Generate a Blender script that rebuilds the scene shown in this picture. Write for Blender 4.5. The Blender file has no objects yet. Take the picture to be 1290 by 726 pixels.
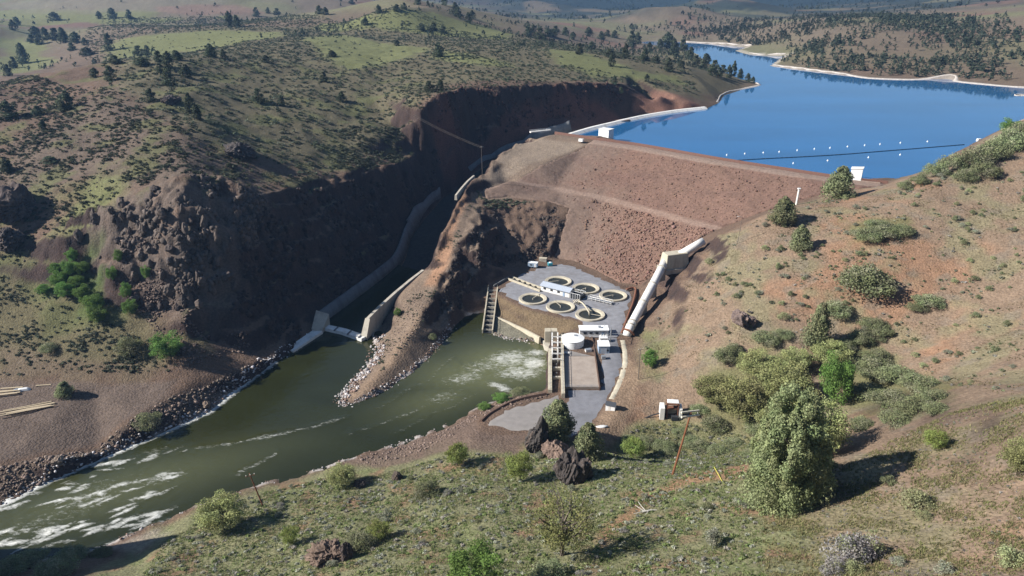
import bpy, bmesh, math, random
import numpy as np
from mathutils import Vector, Matrix
from mathutils.geometry import delaunay_2d_cdt

random.seed(7)
RNG = np.random.default_rng(11)
SC = bpy.context.scene
COL = SC.collection

# ---------------------------------------------------------------- camera (a drone above the valley; z = 0 is the river)
IW, IH, F = 1290.0, 726.0, 921.0
CAMZ = 149.0
PITCH = math.atan2(383.0, 921.0)
CP, SP = math.cos(PITCH), math.sin(PITCH)

def ray(px, py):
    u, v = px - IW / 2, IH / 2 - py
    return (u, F * CP + v * SP, -F * SP + v * CP)

def W(px, py, z):
    """the place at height z seen at a picture point"""
    a, b, c = ray(px, py)
    t = (z - CAMZ) / c
    return (a * t, b * t, z)

def proj(p):
    x, y, z = p[0], p[1], p[2] - CAMZ
    fw = y * CP - z * SP
    up = y * SP + z * CP
    return (IW / 2 + x / fw * F, IH / 2 - up / fw * F)

def chain(*pts):
    """first (px,py,z); then (px,py,slope in degrees): climb at that slope"""
    out = [W(*pts[0])]
    for px, py, s in pts[1:]:
        p0 = out[-1]
        a, b, c = ray(px, py)
        tn = math.tan(math.radians(abs(s)))
        best = None
        lo = p0[2] - 60
        # march for the first consistent height (nearest first = highest z)
        zs = np.linspace(min(147.0, p0[2] + 120), p0[2] - 80, 4000) if c < 0 else np.linspace(p0[2] + 1, p0[2] + 500, 4000)
        t = (zs - CAMZ) / c
        d = np.hypot(a * t - p0[0], b * t - p0[1])
        yy = b * t
        g = (zs - p0[2]) - math.copysign(1, s) * tn * d
        ok = yy > p0[1]
        best = None
        gi = np.where(ok[:-1] & ok[1:] & (np.sign(g[:-1]) != np.sign(g[1:])))[0]
        if len(gi):
            k = gi[0]
        else:
            gg = np.where(ok, np.abs(g), 1e9); k = int(np.argmin(gg))
        out.append((a * t[k], b * t[k], zs[k]))
    return out

# ---------------------------------------------------------------- noise
def _hash(ix, iy, seed):
    h = (ix.astype(np.int64) * 374761393 + iy.astype(np.int64) * 668265263 + seed * 974634541) & 0xFFFFFFFF
    h = ((h ^ (h >> 13)) * 1274126177) & 0xFFFFFFFF
    h = h ^ (h >> 16)
    return (h & 0xFFFFFF).astype(np.float64) / float(0xFFFFFF)

def vnoise(x, y, seed=0):
    x = np.asarray(x, float); y = np.asarray(y, float)
    ix, iy = np.floor(x), np.floor(y)
    fx, fy = x - ix, y - iy
    def grad(gx, gy, dx, dy):
        a = _hash(gx, gy, seed) * 2 * math.pi
        return np.cos(a) * dx + np.sin(a) * dy
    ux = fx * fx * fx * (fx * (fx * 6 - 15) + 10)
    uy = fy * fy * fy * (fy * (fy * 6 - 15) + 10)
    n00 = grad(ix, iy, fx, fy); n10 = grad(ix + 1, iy, fx - 1, fy)
    n01 = grad(ix, iy + 1, fx, fy - 1); n11 = grad(ix + 1, iy + 1, fx - 1, fy - 1)
    return 1.45 * ((n00 * (1 - ux) + n10 * ux) * (1 - uy) + (n01 * (1 - ux) + n11 * ux) * uy)

def fbm(x, y, octv=4, seed=0, gain=0.5):
    s = 0; a = 1.0; tot = 0
    for o in range(octv):
        s = s + a * vnoise(x, y, seed + o * 17); tot += a
        x = x * 2.03 + 11.3; y = y * 2.03 - 7.7; a *= gain
    return s / tot

def ridged(x, y, octv=4, seed=0):
    s = 0; a = 1.0; tot = 0
    for o in range(octv):
        s = s + a * (1 - 2 * np.abs(vnoise(x, y, seed + o * 31))); tot += a
        x = x * 2.1 + 3.3; y = y * 2.1 - 5.7; a *= 0.5
    return s / tot

def sstep(a, b, x):
    t = np.clip((x - a) / (b - a), 0, 1)
    return t * t * (3 - 2 * t)

def blur(a, r):
    """three box passes of radius r cells"""
    r = int(max(1, r))
    for _ in range(3):
        for ax in (0, 1):
            p = np.pad(a, [(r + 1, r) if i == ax else (0, 0) for i in (0, 1)], mode='edge')
            c = np.cumsum(p, axis=ax)
            n = a.shape[ax]
            if ax == 0: a = (c[2 * r + 1:2 * r + 1 + n] - c[:n]) / (2 * r + 1)
            else: a = (c[:, 2 * r + 1:2 * r + 1 + n] - c[:, :n]) / (2 * r + 1)
    return a

def sdist(poly, x, y):
    """signed distance to a world polygon, positive inside"""
    P = np.array([(q[0], q[1]) for q in poly], float)
    d = np.full(x.shape, 1e18); ins = np.zeros(x.shape, bool)
    for i in range(len(P)):
        a, b = P[i], P[(i + 1) % len(P)]
        ex, ey = b - a
        L = ex * ex + ey * ey + 1e-12
        t = np.clip(((x - a[0]) * ex + (y - a[1]) * ey) / L, 0, 1)
        d = np.minimum(d, (x - a[0] - t * ex) ** 2 + (y - a[1] - t * ey) ** 2)
        c = ((a[1] > y) != (b[1] > y))
        if abs(ey) > 1e-12:
            ins ^= c & (x < ex * (y - a[1]) / ey + a[0])
    d = np.sqrt(d)
    return np.where(ins, d, -d)

def pdist(line, x, y):
    P = np.array([(q[0], q[1]) for q in line], float)
    d = np.full(np.shape(x), 1e18)
    for a, b in zip(P[:-1], P[1:]):
        ex, ey = b - a
        L = ex * ex + ey * ey + 1e-12
        t = np.clip(((x - a[0]) * ex + (y - a[1]) * ey) / L, 0, 1)
        d = np.minimum(d, (x - a[0] - t * ex) ** 2 + (y - a[1] - t * ey) ** 2)
    return np.sqrt(d)
# ---------------------------------------------------------------- the lie of the land: survey lines and points (picture point, height)
WATER_HI = 46.0
PADZ = 7.0
L = []      # break lines
Q = []      # loose points
def line(*pts, closed=False): 
    w = [W(*p) for p in pts]; L.append(w); return w
def wline(*pts): L.append(list(pts)); return list(pts)

BANK_L = wline((-420,182,0),(-300,184,0),(-200,184,0),*[W(a,b,0) for a,b in ((0,637),(60,607),(130,577),(200,548),(262,520),(300,490),(345,457),(372,440),(398,420),(409,408))])
wline((-420,200,7),(-300,202,7),(-205,200,6),W(0,584,6)); line((0,584,6),(70,580,6),(115,564,6),(165,532,6.5),(205,507,7),(240,487,7),(290,470,6),(330,453,5),(368,434,3))
line((-220,470,9),(-90,478,8.5),(0,480,8),(60,481,8),(150,484,8),(215,477,8.5),(240,470,9))
BANK_R = wline((-420,162,0),(-300,162,0),(-190,164,0),*line((0,714,0),(60,706,0),(110,696,0),(135,687,0),(160,676,0),(190,663,0),(215,655,0),(240,641,0),(290,623,0),(330,610,0),(400,592,0),(450,575,0),(500,560,0),(545,543,0),(575,530,0),(600,515,0),(630,503,0),(655,497,0),(689,495,0)))
L.pop(-2)
TAIL = line((689,495,0),(692,432,0),(640,427,0),(613,418,0),(616,392,0),(586,398,0),(572,411,0),(558,430,0),(540,450,0),(518,470,0),(495,485,0),(474,498,0),(450,508,0),(432,513,0),(425,505,0),(440,485,0),(456,468,0),(470,452,0),(478,440,0),(470,431,0))

# spillway chute, from its end by the river up to the side channel behind the weir (left foot / right foot of the floor)
CH_L = [(-89,313,-3),(-66,386,-3),(-60,430,7),(-47,480,15),(-30,515,22),(-8,540,30),(15,556,36),(40,579,38),(72,612,39.5),(105,648,40.5),(135,668,41.5)]
CH_R = [(-64,304,-3),(-45,370,-3),(-38,428,7),(-26,470,15),(-10,500,22),(10,520,30),(30,538,36),(54,562,38),(86,598,39.5),(118,634,40.5),(142,650,41.5)]
wline(*CH_L); wline(*CH_R)
# the weir
WEIR = [W(718,171,WATER_HI),W(745,163,WATER_HI),W(770,157,WATER_HI),W(795,151,WATER_HI),W(820,146,WATER_HI),W(852,141,WATER_HI),W(888,137,WATER_HI)]
wline(*[(p[0]+2.2,p[1]-1.6,44.5) for p in WEIR])
wline(*[(p[0]-1.6,p[1]+1.2,41.0) for p in WEIR])
# gorge, top edge of the dark cut
line((560,118,80),(543,128,76),(534,146,68),(526,172,56),(526,198,44),(500,211,45),(440,222,48),(390,232,51),(340,247,54),(325,290,44),(310,330,35),(292,380,22),(278,430,10),(300,462,5))
# foot of the cut beside the chute
wline((-99,306,4),(-92,318,5),(-71,387,7),(-66,430,14),(-53,481,24),(-34,522,32),(-11,550,39))
# cliff top behind the weir
CUT_TOP = line((560,118,80),(600,109,78),(640,108,77),(680,105,75),(720,105,73),(750,106,71),(780,107,68),(830,112,64),(850,121,56.5),(872,130,51),(892,135,47))
wline(*[(p[0] + 2.6, p[1] - 3.6, p[2] - 11) for p in CUT_TOP[:8]])
wline(*[(p[0] + 6.0, p[1] - 7.5, max(p[2] - 23, 49)) for p in CUT_TOP[:8]])
# left hill
for c in (
 chain((-160,475,9),(-160,420,26),(-160,350,28),(-160,280,26),(-160,210,14),(-160,150,9)),
 chain((-70,478,8),(-70,420,24),(-70,350,28),(-70,290,28),(-70,240,20),(-70,190,13),(-70,150,9)),
 chain((0,480,8),(0,430,18),(0,350,27),(0,290,28),(0,240,22),(0,190,14),(0,150,10)),
 chain((60,481,8),(60,430,20),(60,350,28),(60,290,33),(60,240,25),(60,190,13),(60,150,9),(60,118,4)),
 chain((120,483,8),(120,430,20),(120,380,26),(120,330,30),(120,270,46),(120,225,22),(120,180,11),(120,140,9),(120,110,6),(120,80,5)),
 chain((180,480,8),(180,430,22),(180,380,30),(180,330,42),(180,275,52),(180,235,24),(180,190,12),(180,150,9),(180,110,6.5),(180,75,5)),
 chain((235,470,9),(235,420,25),(235,380,34),(235,320,52),(235,265,46),(235,230,20),(235,190,10),(235,150,9),(235,110,6.5),(235,75,5)),
 chain((340,247,54),(330,215,9),(320,180,9),(310,140,9),(300,100,6),(290,65,4)),
 chain((440,222,48),(435,190,10),(430,150,14),(425,115,9),(415,85,5)),
 chain((526,198,44),(505,175,16),(490,150,22),(485,130,20),(485,105,7),(490,80,5)),
 chain((600,109,78),(600,85,3),(600,65,3)),
 chain((700,105,74),(700,85,3),(700,66,3)),
 chain((790,107,67.5),(790,92,4),(790,80,3)),
 ): Q += c
# dam: crest (up- and downstream edges), berm and toe
CREST = line((668,169,50),(690,171,50.4),(750,180,50.4),(800,187,50.4),(900,205,50.4),(1000,221,50.4),(1060,230,50.4),(1112,236,50.4))
def shift(ws, dx, dy, z): return [(p[0]+dx, p[1]+dy, z) for p in ws]
CREST_UP = wline(*shift(CREST[1:], 5.4, 6.4, 50.4))
UP_TOE = wline(*shift(CREST[1:], 40, 46, 34))
BERM = line((604,243,33),(640,235,33),(700,239,32),(760,250,31.5),(820,266,31),(880,283,31),(906,290,31.5))
TOE = line((700,322,PADZ),(722,330,PADZ),(752,343,PADZ),(778,356,PADZ),(806,362,PADZ))
ABUT = line((806,362,PADZ),(822,350,11),(842,330,20),(868,310,26),(890,297,30),(906,290,31.5),(950,272,38),(1000,256,43.5),(1045,243,48),(1085,238,50.4),(1112,236,50.4))
# the knoll at its left end, and the long spur between chute and tailrace
EDGE = line((668,169,50),(655,182,48),(628,203,44),(600,226,40),(576,255,35),(560,290,29),(548,325,20),(532,342,13),(498,372,10),(463,404,8))
line((760,165+7,50),(735,186,48),(680,208,43),(640,226,38),(604,243,33))
line((604,243,33),(590,275,30),(584,300,27),(566,335,20),(552,365,14),(530,400,9.5),(512,425,7),(490,460,4),(460,492,2.5))
line((690,256,29),(715,262,27),(705,300,15),(694,326,PADZ+1))
line((604,252,31),(640,250,30),(690,256,29))
line((618,262,28),(612,300,24),(606,326,18),(600,350,10))
line((640,264,26),(628,300,18),(626,335,PADZ+1),(660,338,PADZ),(694,326,PADZ+1))
line((606,340,14),(600,360,8),(592,380,3))
# hatchery pad
PAD = [W(622,363,PADZ),W(650,345,PADZ),W(694,328,PADZ),W(722,332,PADZ),W(752,345,PADZ),W(778,358,PADZ),W(802,366,PADZ),W(792,412,PADZ),W(775,432,PADZ),W(700,428,PADZ),W(724,404,PADZ),W(660,390,PADZ),W(626,372,PADZ)]
L.append(PAD + [PAD[0]])
line((618,392,1.2),(640,405,1.6),(690,424,2.0))
line((626,396,3.0),(690,427,3.4))
# power-house terrace, road and gravel lot
LOTZ = 5.5
TERR = [W(691,430,LOTZ),W(775,432,LOTZ+.6),W(787,440,LOTZ+.6),W(790,470,LOTZ),W(770,500,LOTZ),W(752,530,LOTZ),W(700,545,LOTZ),W(640,545,LOTZ),W(602,532,LOTZ),W(640,508,LOTZ),W(690,492,LOTZ)]
L.append(TERR + [TERR[0]])
# right-hand slope
for c in (
 chain((812,372,PADZ+1),(830,352,30),(858,332,30)),
 [W(808,420,7),W(806,450,7),W(800,480,7)],
 chain((808,420,7),(830,410,35),(862,385,38),(900,345,30),(930,310,25),(950,285,24),(985,265,20)),
 chain((806,450,7),(840,440,32),(875,410,36),(930,370,26),(990,320,19),(1040,280,17),(1085,250,10)),
 chain((800,480,7),(840,475,20),(885,455,28),(940,420,27),(1010,370,19),(1090,310,18),(1150,255,16),(1200,215,12)),
 chain((778,510,6.5),(840,510,12),(900,485,20),(960,455,20),(1040,410,17),(1130,350,18),(1210,280,17),(1260,220,14),(1290,180,14)),
 chain((770,530,7),(850,540,14),(920,520,17),(1000,490,15),(1080,450,16),(1180,390,18),(1290,290,19),(1400,180,16)),
 chain((720,560,9),(800,580,16),(880,575,15),(960,550,16),(1060,520,17),(1150,480,18),(1290,400,19),(1450,280,16)),
 ): Q += c
Q += [W(700,640,22),W(640,600,11),W(560,600,9),(-76,492,60),(-74,506,70),(-88,512,67),(-70,522,77),(-104,500,62),(-90,540,76),(-10,150,24),(-8,118,36),W(500,640,12),W(420,640,9),W(360,660,9),W(300,670,8),W(230,690,7),W(180,705,6),W(300,726,16),W(420,726,24),
      W(850,598,24),W(800,650,30),W(900,650,35),W(1000,625,38),W(1100,580,44),W(1200,540,53),W(1290,500,61),W(900,726,46),W(1000,726,51),W(1100,690,52),W(1200,640,56),W(1290,600,63),W(1290,726,64),W(1180,726,58),
      W(700,726,38),W(560,690,24),W(640,726,35),W(540,570,4),W(600,560,7),W(650,560,8),W(470,595,3),W(400,612,3),W(520,600,6),W(460,620,6),
      (-40,100,38),(-60,130,20),(-90,130,18),(-70,60,60),(0,60,80),(60,60,84),(120,60,88),(160,110,84),(220,120,92),(300,150,100),(-125,120,22),(-140,100,38),
      W(1400,500,72),(260,260,92),(330,330,96),(420,420,92)]
# the crag outside the picture whose shadow falls across the lower left corner
wline((-164,154,42),(-176,154,62),(-200,151,70),(-235,142,76))
wline((-150,150,8),(-150,138,16),(-155,120,30))
Q += [(-250,90,80),(-200,60,80),(-330,140,70)]
# right bank of the lake beyond the slope
line((1112,236,50.4),(1140,222,47),(1180,205,46.2),(1225,182,46.2),(1290,150,46.2),(1400,120,46.2),(1500,116,46.2))
Q += [W(1290,156,60),W(1240,190,56),W(1190,210,52),W(1350,165,70)]
line((1500,113,46),(1290,121,46),(1278,119,46),(1290,111,46))
SHORE_R = line((1420,120,46),(1290,111,46),(1240,107,46),(1203,103,46),(1197,99,46),(1150,101,46),(1093,99,46),(1060,94,46),(1027,90,46),(995,86,46),(972,83,46),(985,76,46),(998,71,46),(965,70,46),(942,68,46),(930,64,46),(944,60,46),(903,56,46),(860,53,46),(800,52,46))
SHORE_L = line((892,136,46),(905,130,46),(912,120,46),(935,113,46),(958,107.5,46),(948,103,46),(925,99,46),(908,92,46),(896,83,46),(885,75,46),(872,65,46),(800,53,46))
# far side and distance
Q += chain((905,128,46.3),(890,112,16),(880,100,12),(870,90,10)) 
Q += chain((935,112,46.3),(915,101,20)) + chain((951,106,46.3),(938,102.5,14))
Q += [W(870,84,66),W(835,76,70),W(800,72,74),W(750,66,78),W(700,58,80),W(640,50,84),W(600,50,87),W(540,45,89),W(480,42,91),W(420,40,92),W(350,40,93),W(280,38,94),W(200,35,94),W(130,30,95)]
# behind the plateau: dips, then rises to the hills at the top of the picture
Q += [(-1000,1500,84),(-760,1250,78),(-560,1300,82),(-420,1450,84),(-330,1350,84),(30,1150,66),(120,1200,55),(180,1400,50),(250,1650,55),(330,1700,52),(100,1700,70)]
Q += [W(60,90,60),W(15,95,52),W(40,70,60),W(0,60,64),W(-80,90,60),W(-80,120,66),W(60,45,74),W(20,30,84),W(100,15,96),W(200,8,105),W(310,2,112),W(0,5,108),W(-100,20,108)]
Q += [W(400,22,104),W(430,8,116),W(480,-4,134),W(530,2,126),W(580,20,108),W(620,34,94),W(660,46,84),W(500,25,102),W(450,30,98)]
Q += [(-190,1250,138),(-120,1350,120),(0,1500,90)]
for c in (
 chain((1290,110,46.3),(1290,95,8),(1290,75,9),(1290,55,8),(1290,35,6)),
 chain((1203,102,46.3),(1203,85,9),(1203,65,6),(1203,45,5),(1210,25,4)),
 chain((1120,98,46.3),(1120,82,10),(1115,60,6),(1110,40,5),(1105,22,4)),
 chain((1027,89,46.3),(1035,72,9),(1040,55,6),(1040,38,5),(1040,24,4)),
 chain((980,75.5,46.3),(990,64,5),(990,52,4)),
 chain((900,55,46.3),(905,48,4),(915,40,3)),
 chain((1420,118,46.3),(1420,90,8),(1420,60,7),(1420,35,6)),
 ): Q += c
Q += [(760,2100,70),(1500,2000,132),(1150,2100,104),(2200,1800,170),(900,1200,120),(1300,1300,150)]
Q += [W(800,38,56),W(770,44,54),(250,2000,54),(500,1900,56),(300,2400,54),(650,2600,58),(900,2500,66),(400,2900,54),(150,2400,54)]
for x, y, z in [(-600,2600,95),(-1600,2400,170),(-2600,2200,210),(300,3100,54),(900,3200,64),(1300,3200,80),(1700,3200,120),(2600,3000,220),(3600,2600,260),
                (-3600,1500,220),(-1500,700,120),(-900,500,95),(-3000,500,200),(-600,200,60),(-700,0,90),(-3500,-200,200),(600,100,110),(900,500,95),(1300,800,110),(2500,600,200),(3500,-200,260),(4200,1500,300),
                (-4500,4000,420),(-2500,4600,330),(-1000,4500,210),(200,4300,170),(-300,4500,190),(700,4600,185),(1200,4700,200),(1900,4600,230),(2500,5000,300),(4500,4600,420),
                (-5500,7000,480),(-2500,7500,400),(-300,7600,300),(1200,7600,270),(3200,7800,380),(6000,7000,480),
                (-7500,11500,620),(-3000,12000,560),(500,12500,480),(3500,12500,520),(8000,11500,620),
                (-8000,-400,400),(8000,-400,400),(-9000,13500,600),(9000,13500,600),(0,13800,500),(-8500,5000,450),(8500,5000,450),(0,-400,100),(0,20,92),(80,20,98),(-300,-100,100),(300,-100,120)]:
    Q.append((x, y, z))

# triangulate
vs, idx, es = [], {}, []
def vid(p):
    k = (round(p[0], 2), round(p[1], 2))
    if k not in idx:
        idx[k] = len(vs); vs.append((p[0], p[1], p[2]))
    return idx[k]
for ln in L:
    ii = [vid(p) for p in ln]
    es += [(a, b) for a, b in zip(ii[:-1], ii[1:]) if a != b]
for p in Q: vid(p)
cv, ce, cf, ov, oe, of = delaunay_2d_cdt([Vector((v[0], v[1])) for v in vs], es, [], 0, 1e-4)
VZ = []
nx = 0
for i, o in enumerate(ov):
    if o: VZ.append(sum(vs[k][2] for k in o) / len(o))
    else:
        nx += 1
        es_in = oe  # crossing of two lines: take the mean of nearest survey points
        d = sorted((math.hypot(cv[i].x - q[0], cv[i].y - q[1]), q[2]) for q in vs)[:3]
        w = [1 / (a + .1) for a, _ in d]
        VZ.append(sum(a * b[1] for a, b in zip(w, d)) / sum(w))
print('survey points', len(vs), 'crossings', nx)
for i, o in enumerate(ov):
    if not o: print('  crossing at', tuple(round(c) for c in cv[i]), [round(c) for c in proj((cv[i].x, cv[i].y, VZ[i]))], round(VZ[i],1))
TV = np.array([(v.x, v.y, z) for v, z in zip(cv, VZ)])

def raster(x0, y0, nxx, nyy, s):
    g = np.zeros((nyy, nxx))
    for f in cf:
        a, b, c = TV[f[0]], TV[f[1]], TV[f[2]]
        i0 = max(0, int((min(a[0], b[0], c[0]) - x0) / s)); i1 = min(nxx - 1, int((max(a[0], b[0], c[0]) - x0) / s) + 1)
        j0 = max(0, int((min(a[1], b[1], c[1]) - y0) / s)); j1 = min(nyy - 1, int((max(a[1], b[1], c[1]) - y0) / s) + 1)
        if i1 < i0 or j1 < j0: continue
        X, Y = np.meshgrid(x0 + s * np.arange(i0, i1 + 1), y0 + s * np.arange(j0, j1 + 1))
        den = (b[1] - c[1]) * (a[0] - c[0]) + (c[0] - b[0]) * (a[1] - c[1])
        if abs(den) < 1e-9: continue
        l1 = ((b[1] - c[1]) * (X - c[0]) + (c[0] - b[0]) * (Y - c[1])) / den
        l2 = ((c[1] - a[1]) * (X - c[0]) + (a[0] - c[0]) * (Y - c[1])) / den
        l3 = 1 - l1 - l2
        m = (l1 > -1e-6) & (l2 > -1e-6) & (l3 > -1e-6)
        sub = g[j0:j1 + 1, i0:i1 + 1]
        sub[m] = (l1 * a[2] + l2 * b[2] + l3 * c[2])[m]
    return g

N_X0, N_Y0, N_NX, N_NY = -520, 20, 1101, 881
F_S = 10.0; F_X0, F_Y0, F_NX, F_NY = -7000, -300, 1401, 1401
GN = raster(N_X0, N_Y0, N_NX, N_NY, 1.0)
GF = raster(F_X0, F_Y0, F_NX, F_NY, F_S)
XN, YN = np.meshgrid(N_X0 + np.arange(N_NX), N_Y0 + np.arange(N_NY))
XN = XN.astype(float); YN = YN.astype(float)
XF, YF = np.meshgrid(F_X0 + F_S * np.arange(F_NX), F_Y0 + F_S * np.arange(F_NY))

RIVER_POLY = [p[:2] for p in BANK_L] + [CH_L[0][:2], CH_L[1][:2], CH_R[1][:2], CH_R[0][:2]] + [p[:2] for p in reversed(TAIL)] + [p[:2] for p in reversed(BANK_R[:-1])]
LAKE_POLY = [p[:2] for p in WEIR] + [p[:2] for p in SHORE_L] + [(300, 1500)] + [p[:2] for p in reversed(SHORE_R)] + [W(1290,121,46)[:2], W(1500,113,46)[:2], W(1400,120,46)[:2], W(1290,150,46)[:2], W(1225,182,46)[:2], W(1180,205,46)[:2], W(1140,222,46)[:2], CREST_UP[-1][:2], CREST_UP[0][:2]]
DAM_POLY = [W(760,172,50)[:2]] + [W(735,186,48)[:2], W(680,208,43)[:2], W(640,226,38)[:2], W(606,241.5,33)[:2], W(612,251,31)[:2], W(640,249.5,30)[:2], W(690,255,29)[:2], W(715,262,27)[:2], W(705,300,15)[:2], W(697,323,PADZ+1)[:2]] + [p[:2] for p in TOE[1:]] + [p[:2] for p in ABUT[1:]] + [p[:2] for p in reversed(CREST_UP)] + [W(700,168,50)[:2]]

# soften where the land is rolling, keep it crisp round cuts and built ground
soft = np.zeros_like(GN)
for poly in (
    [W(p[0],p[1],z)[:2] for p, z in (((815,440),14),((900,345),33),((1000,275),43),((1085,250),49),((1290,185),62))] + [(560,400),(500,0),(-60,20),(-80,150)] + [W(p[0],p[1],z)[:2] for p, z in (((420,640),9),((560,600),9),((700,590),14),((800,540),11))],
    [W(p[0],p[1],z)[:2] for p, z in (((330,230),57),((430,200),50),((500,190),46),((520,150),60),((540,115),71),((780,100),68),((870,100),64))] + [(200,860),(-520,860),(-520,330)] + [W(p[0],p[1],z)[:2] for p, z in (((120,235),60),((240,225),60))],
    ):
    soft = np.maximum(soft, sstep(-2, 12, sdist(poly, XN, YN)))
B1 = blur(GN, 1)
B2 = blur(GN, 5)
CUTS = [[W(*p)[:2] for p in ((560,118,80),(543,128,76),(534,146,68),(526,172,56),(526,198,44),(500,211,45),(440,222,48),(390,232,51),(340,247,54),(325,290,44))],
        [p[:2] for p in CUT_TOP]]
for ln in CUTS: soft *= sstep(5, 20, pdist(ln, XN, YN))
GN = B1 * (1 - soft) + B2 * soft
# undulation
gy, gx = np.gradient(blur(GN, 2))
SLOPE_N = np.hypot(gx, gy)
flat = np.zeros_like(GN)       # built ground and water stay level
for poly, m in ((PAD, 2), (TERR, 2), (RIVER_POLY, 3), (LAKE_POLY, 6), (DAM_POLY, 2)):
    flat = np.maximum(flat, sstep(-m, m, sdist([p[:2] for p in poly], XN, YN)))
flat = np.maximum(flat, sstep(26, 16, pdist([((a[0]+b[0])/2, (a[1]+b[1])/2) for a, b in zip(CH_L, CH_R)], XN, YN)))
rock = sstep(0.75, 1.25, SLOPE_N) * (1 - .9 * sstep(105, 125, XN))
roll = fbm(XN / 38, YN / 38, 3, 3) * 1.8 + fbm(XN / 11, YN / 11, 3, 5) * 0.7 + fbm(XN / 3.2, YN / 3.2, 2, 8) * 0.16
crag = ridged(XN / 17, YN / 17, 3, 21) * 4.0 + ridged(XN / 6, YN / 6, 3, 23) * 1.6
CRAG_POLY = [W(100,300,44)[:2], W(180,265,55)[:2], W(300,240,56)[:2], W(330,270,48)[:2], W(300,370,24)[:2], W(280,410,15)[:2], W(220,390,20)[:2], W(140,360,30)[:2]]
cm = sstep(-8, 6, sdist(CRAG_POLY, XN, YN))
CRAG2 = [W(*p)[:2] for p in ((604,252,31),(690,256,29),(712,266,27),(704,300,15),(694,322,10),(630,332,9),(604,356,9),(590,380,3),(575,398,2),(562,400,8),(570,340,19),(590,290,28))]
cm2 = sstep(-3, 3, sdist(CRAG2, XN, YN))
left_hill = sstep(-60, -90, XN) * sstep(250, 290, YN)
hg = np.maximum(rock * 0.55, cm)
BASE_N = GN.copy()
# break the cuts into ribs, gullies and bedded ledges
def bilN(g, x, y):
    fx = np.clip(x - N_X0, 0, g.shape[1] - 1.001); fy = np.clip(y - N_Y0, 0, g.shape[0] - 1.001)
    i, j = fx.astype(int), fy.astype(int); u, v = fx - i, fy - j
    return (g[j, i] * (1 - u) + g[j, i + 1] * u) * (1 - v) + (g[j + 1, i] * (1 - u) + g[j + 1, i + 1] * u) * v
rk = np.clip(blur(sstep(.6, 1.0, SLOPE_N), 3) * 2, 0, 1) * (1 - flat) * (1 - np.maximum(soft, sstep(105, 125, XN)))
wx = (ridged(XN / 21, YN / 21, 3, 121) * 4.2 + fbm(XN / 6, YN / 6, 3, 122) * 2.2) * rk
wy = (ridged(XN / 19, YN / 23, 3, 123) * 4.2 + fbm(XN / 6, YN / 6, 3, 124) * 2.2) * rk
GN = bilN(GN, XN + wx, YN + wy)
ph = GN + fbm(XN / 40, YN / 40, 2, 125) * 4
GN = GN + rk * (1.15 * np.sin(ph * 2 * math.pi / 8.5) + .35 * np.sin(ph * 2 * math.pi / 3.1))
GN = GN + (1 - flat) * (roll * (0.55 + 0.75 * left_hill) * (1 - 0.4 * rock) + crag * hg * 0.75 + cm * ridged(XN / 9 + .3 * YN / 9, YN / 14, 3, 77) * 2.6 + cm2 * (ridged(XN / 8, YN / 12, 3, 79) * 2.2 + ridged(XN / 3.4, YN / 5, 2, 81) * .8))
# rough skin of broken rock on the cuts
GN += (1 - flat) * rock * (fbm(XN / 2.4, YN / 2.4, 2, 61) * 0.9)
# beds under the water
rs = sdist(RIVER_POLY, XN, YN)
RIVER_SD = rs
GN = np.where(rs > 0, np.minimum(GN, 0.15 - 0.5 * np.minimum(rs, 7)), GN)
bank_noise = fbm(XN / 4, YN / 4, 3, 41)
GN += sstep(-4, -1, rs) * sstep(4, 0, rs) * bank_noise * 0.9
ls = sdist(LAKE_POLY, XN, YN)
dam_up = sstep(30, 24, pdist([((a[0]), (a[1])) for a in CREST_UP], XN, YN))
GN = np.where((ls > 1) & (dam_up < .5), np.minimum(GN, 45.7 - 0.35 * np.minimum(ls, 20)), GN)
lsF = sdist(LAKE_POLY, XF, YF)
roughF = sstep(15, 220, np.hypot(XF, YF) - 750)
# far relief
nearF = sstep(700, 1500, np.hypot(XF, YF))
shoreF = sstep(0, -160, lsF)
GF = blur(GF, 2)
GF = GF + shoreF * nearF * (fbm(XF / 420, YF / 420, 4, 91) * 26 * sstep(1400, 3200, YF) + fbm(XF / 130, YF / 130, 4, 95) * 5 + ridged(XF / 900, YF / 900, 4, 97) * 75 * sstep(3000, 7000, np.hypot(XF, YF)))
for cx, cy, hh, sx, sy in ((400,1960,42,150,190),(600,2350,46,190,200),(130,2900,26,150,220),(-60,3200,24,220,200),(-820,1750,30,260,200),(-450,1900,26,200,180)):
    GF = GF + hh * np.exp(-((XF - cx) / sx) ** 2 - ((YF - cy) / sy) ** 2) * (1 + .25 * fbm(XF / 90, YF / 90, 4, 111))
GF = np.where(lsF > 0, np.minimum(GF, 45.8 - 0.06 * np.minimum(lsF, 60)), np.maximum(GF, np.where(YF > 600, 46.25, -50)))
GN = np.where((YN > 560) & (ls < 0) & (ls > -400) & (flat < .2) & (XN > 175), np.maximum(GN, 46.2), GN)

def bil(g, x, y, x0, y0, s):
    fx = np.clip((x - x0) / s, 0, g.shape[1] - 1.001); fy = np.clip((y - y0) / s, 0, g.shape[0] - 1.001)
    i, j = fx.astype(int), fy.astype(int); u, v = fx - i, fy - j
    return (g[j, i] * (1 - u) + g[j, i + 1] * u) * (1 - v) + (g[j + 1, i] * (1 - u) + g[j + 1, i + 1] * u) * v

def H(x, y):
    x = np.asarray(x, float); y = np.asarray(y, float)
    e = np.minimum(np.minimum(x - N_X0, N_X0 + N_NX - 1 - x), np.minimum(y - N_Y0, N_Y0 + N_NY - 1 - y))
    w = sstep(0, 40, e)
    return bil(GN, x, y, N_X0, N_Y0, 1.0) * w + bil(GF, x, y, F_X0, F_Y0, F_S) * (1 - w)

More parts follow.
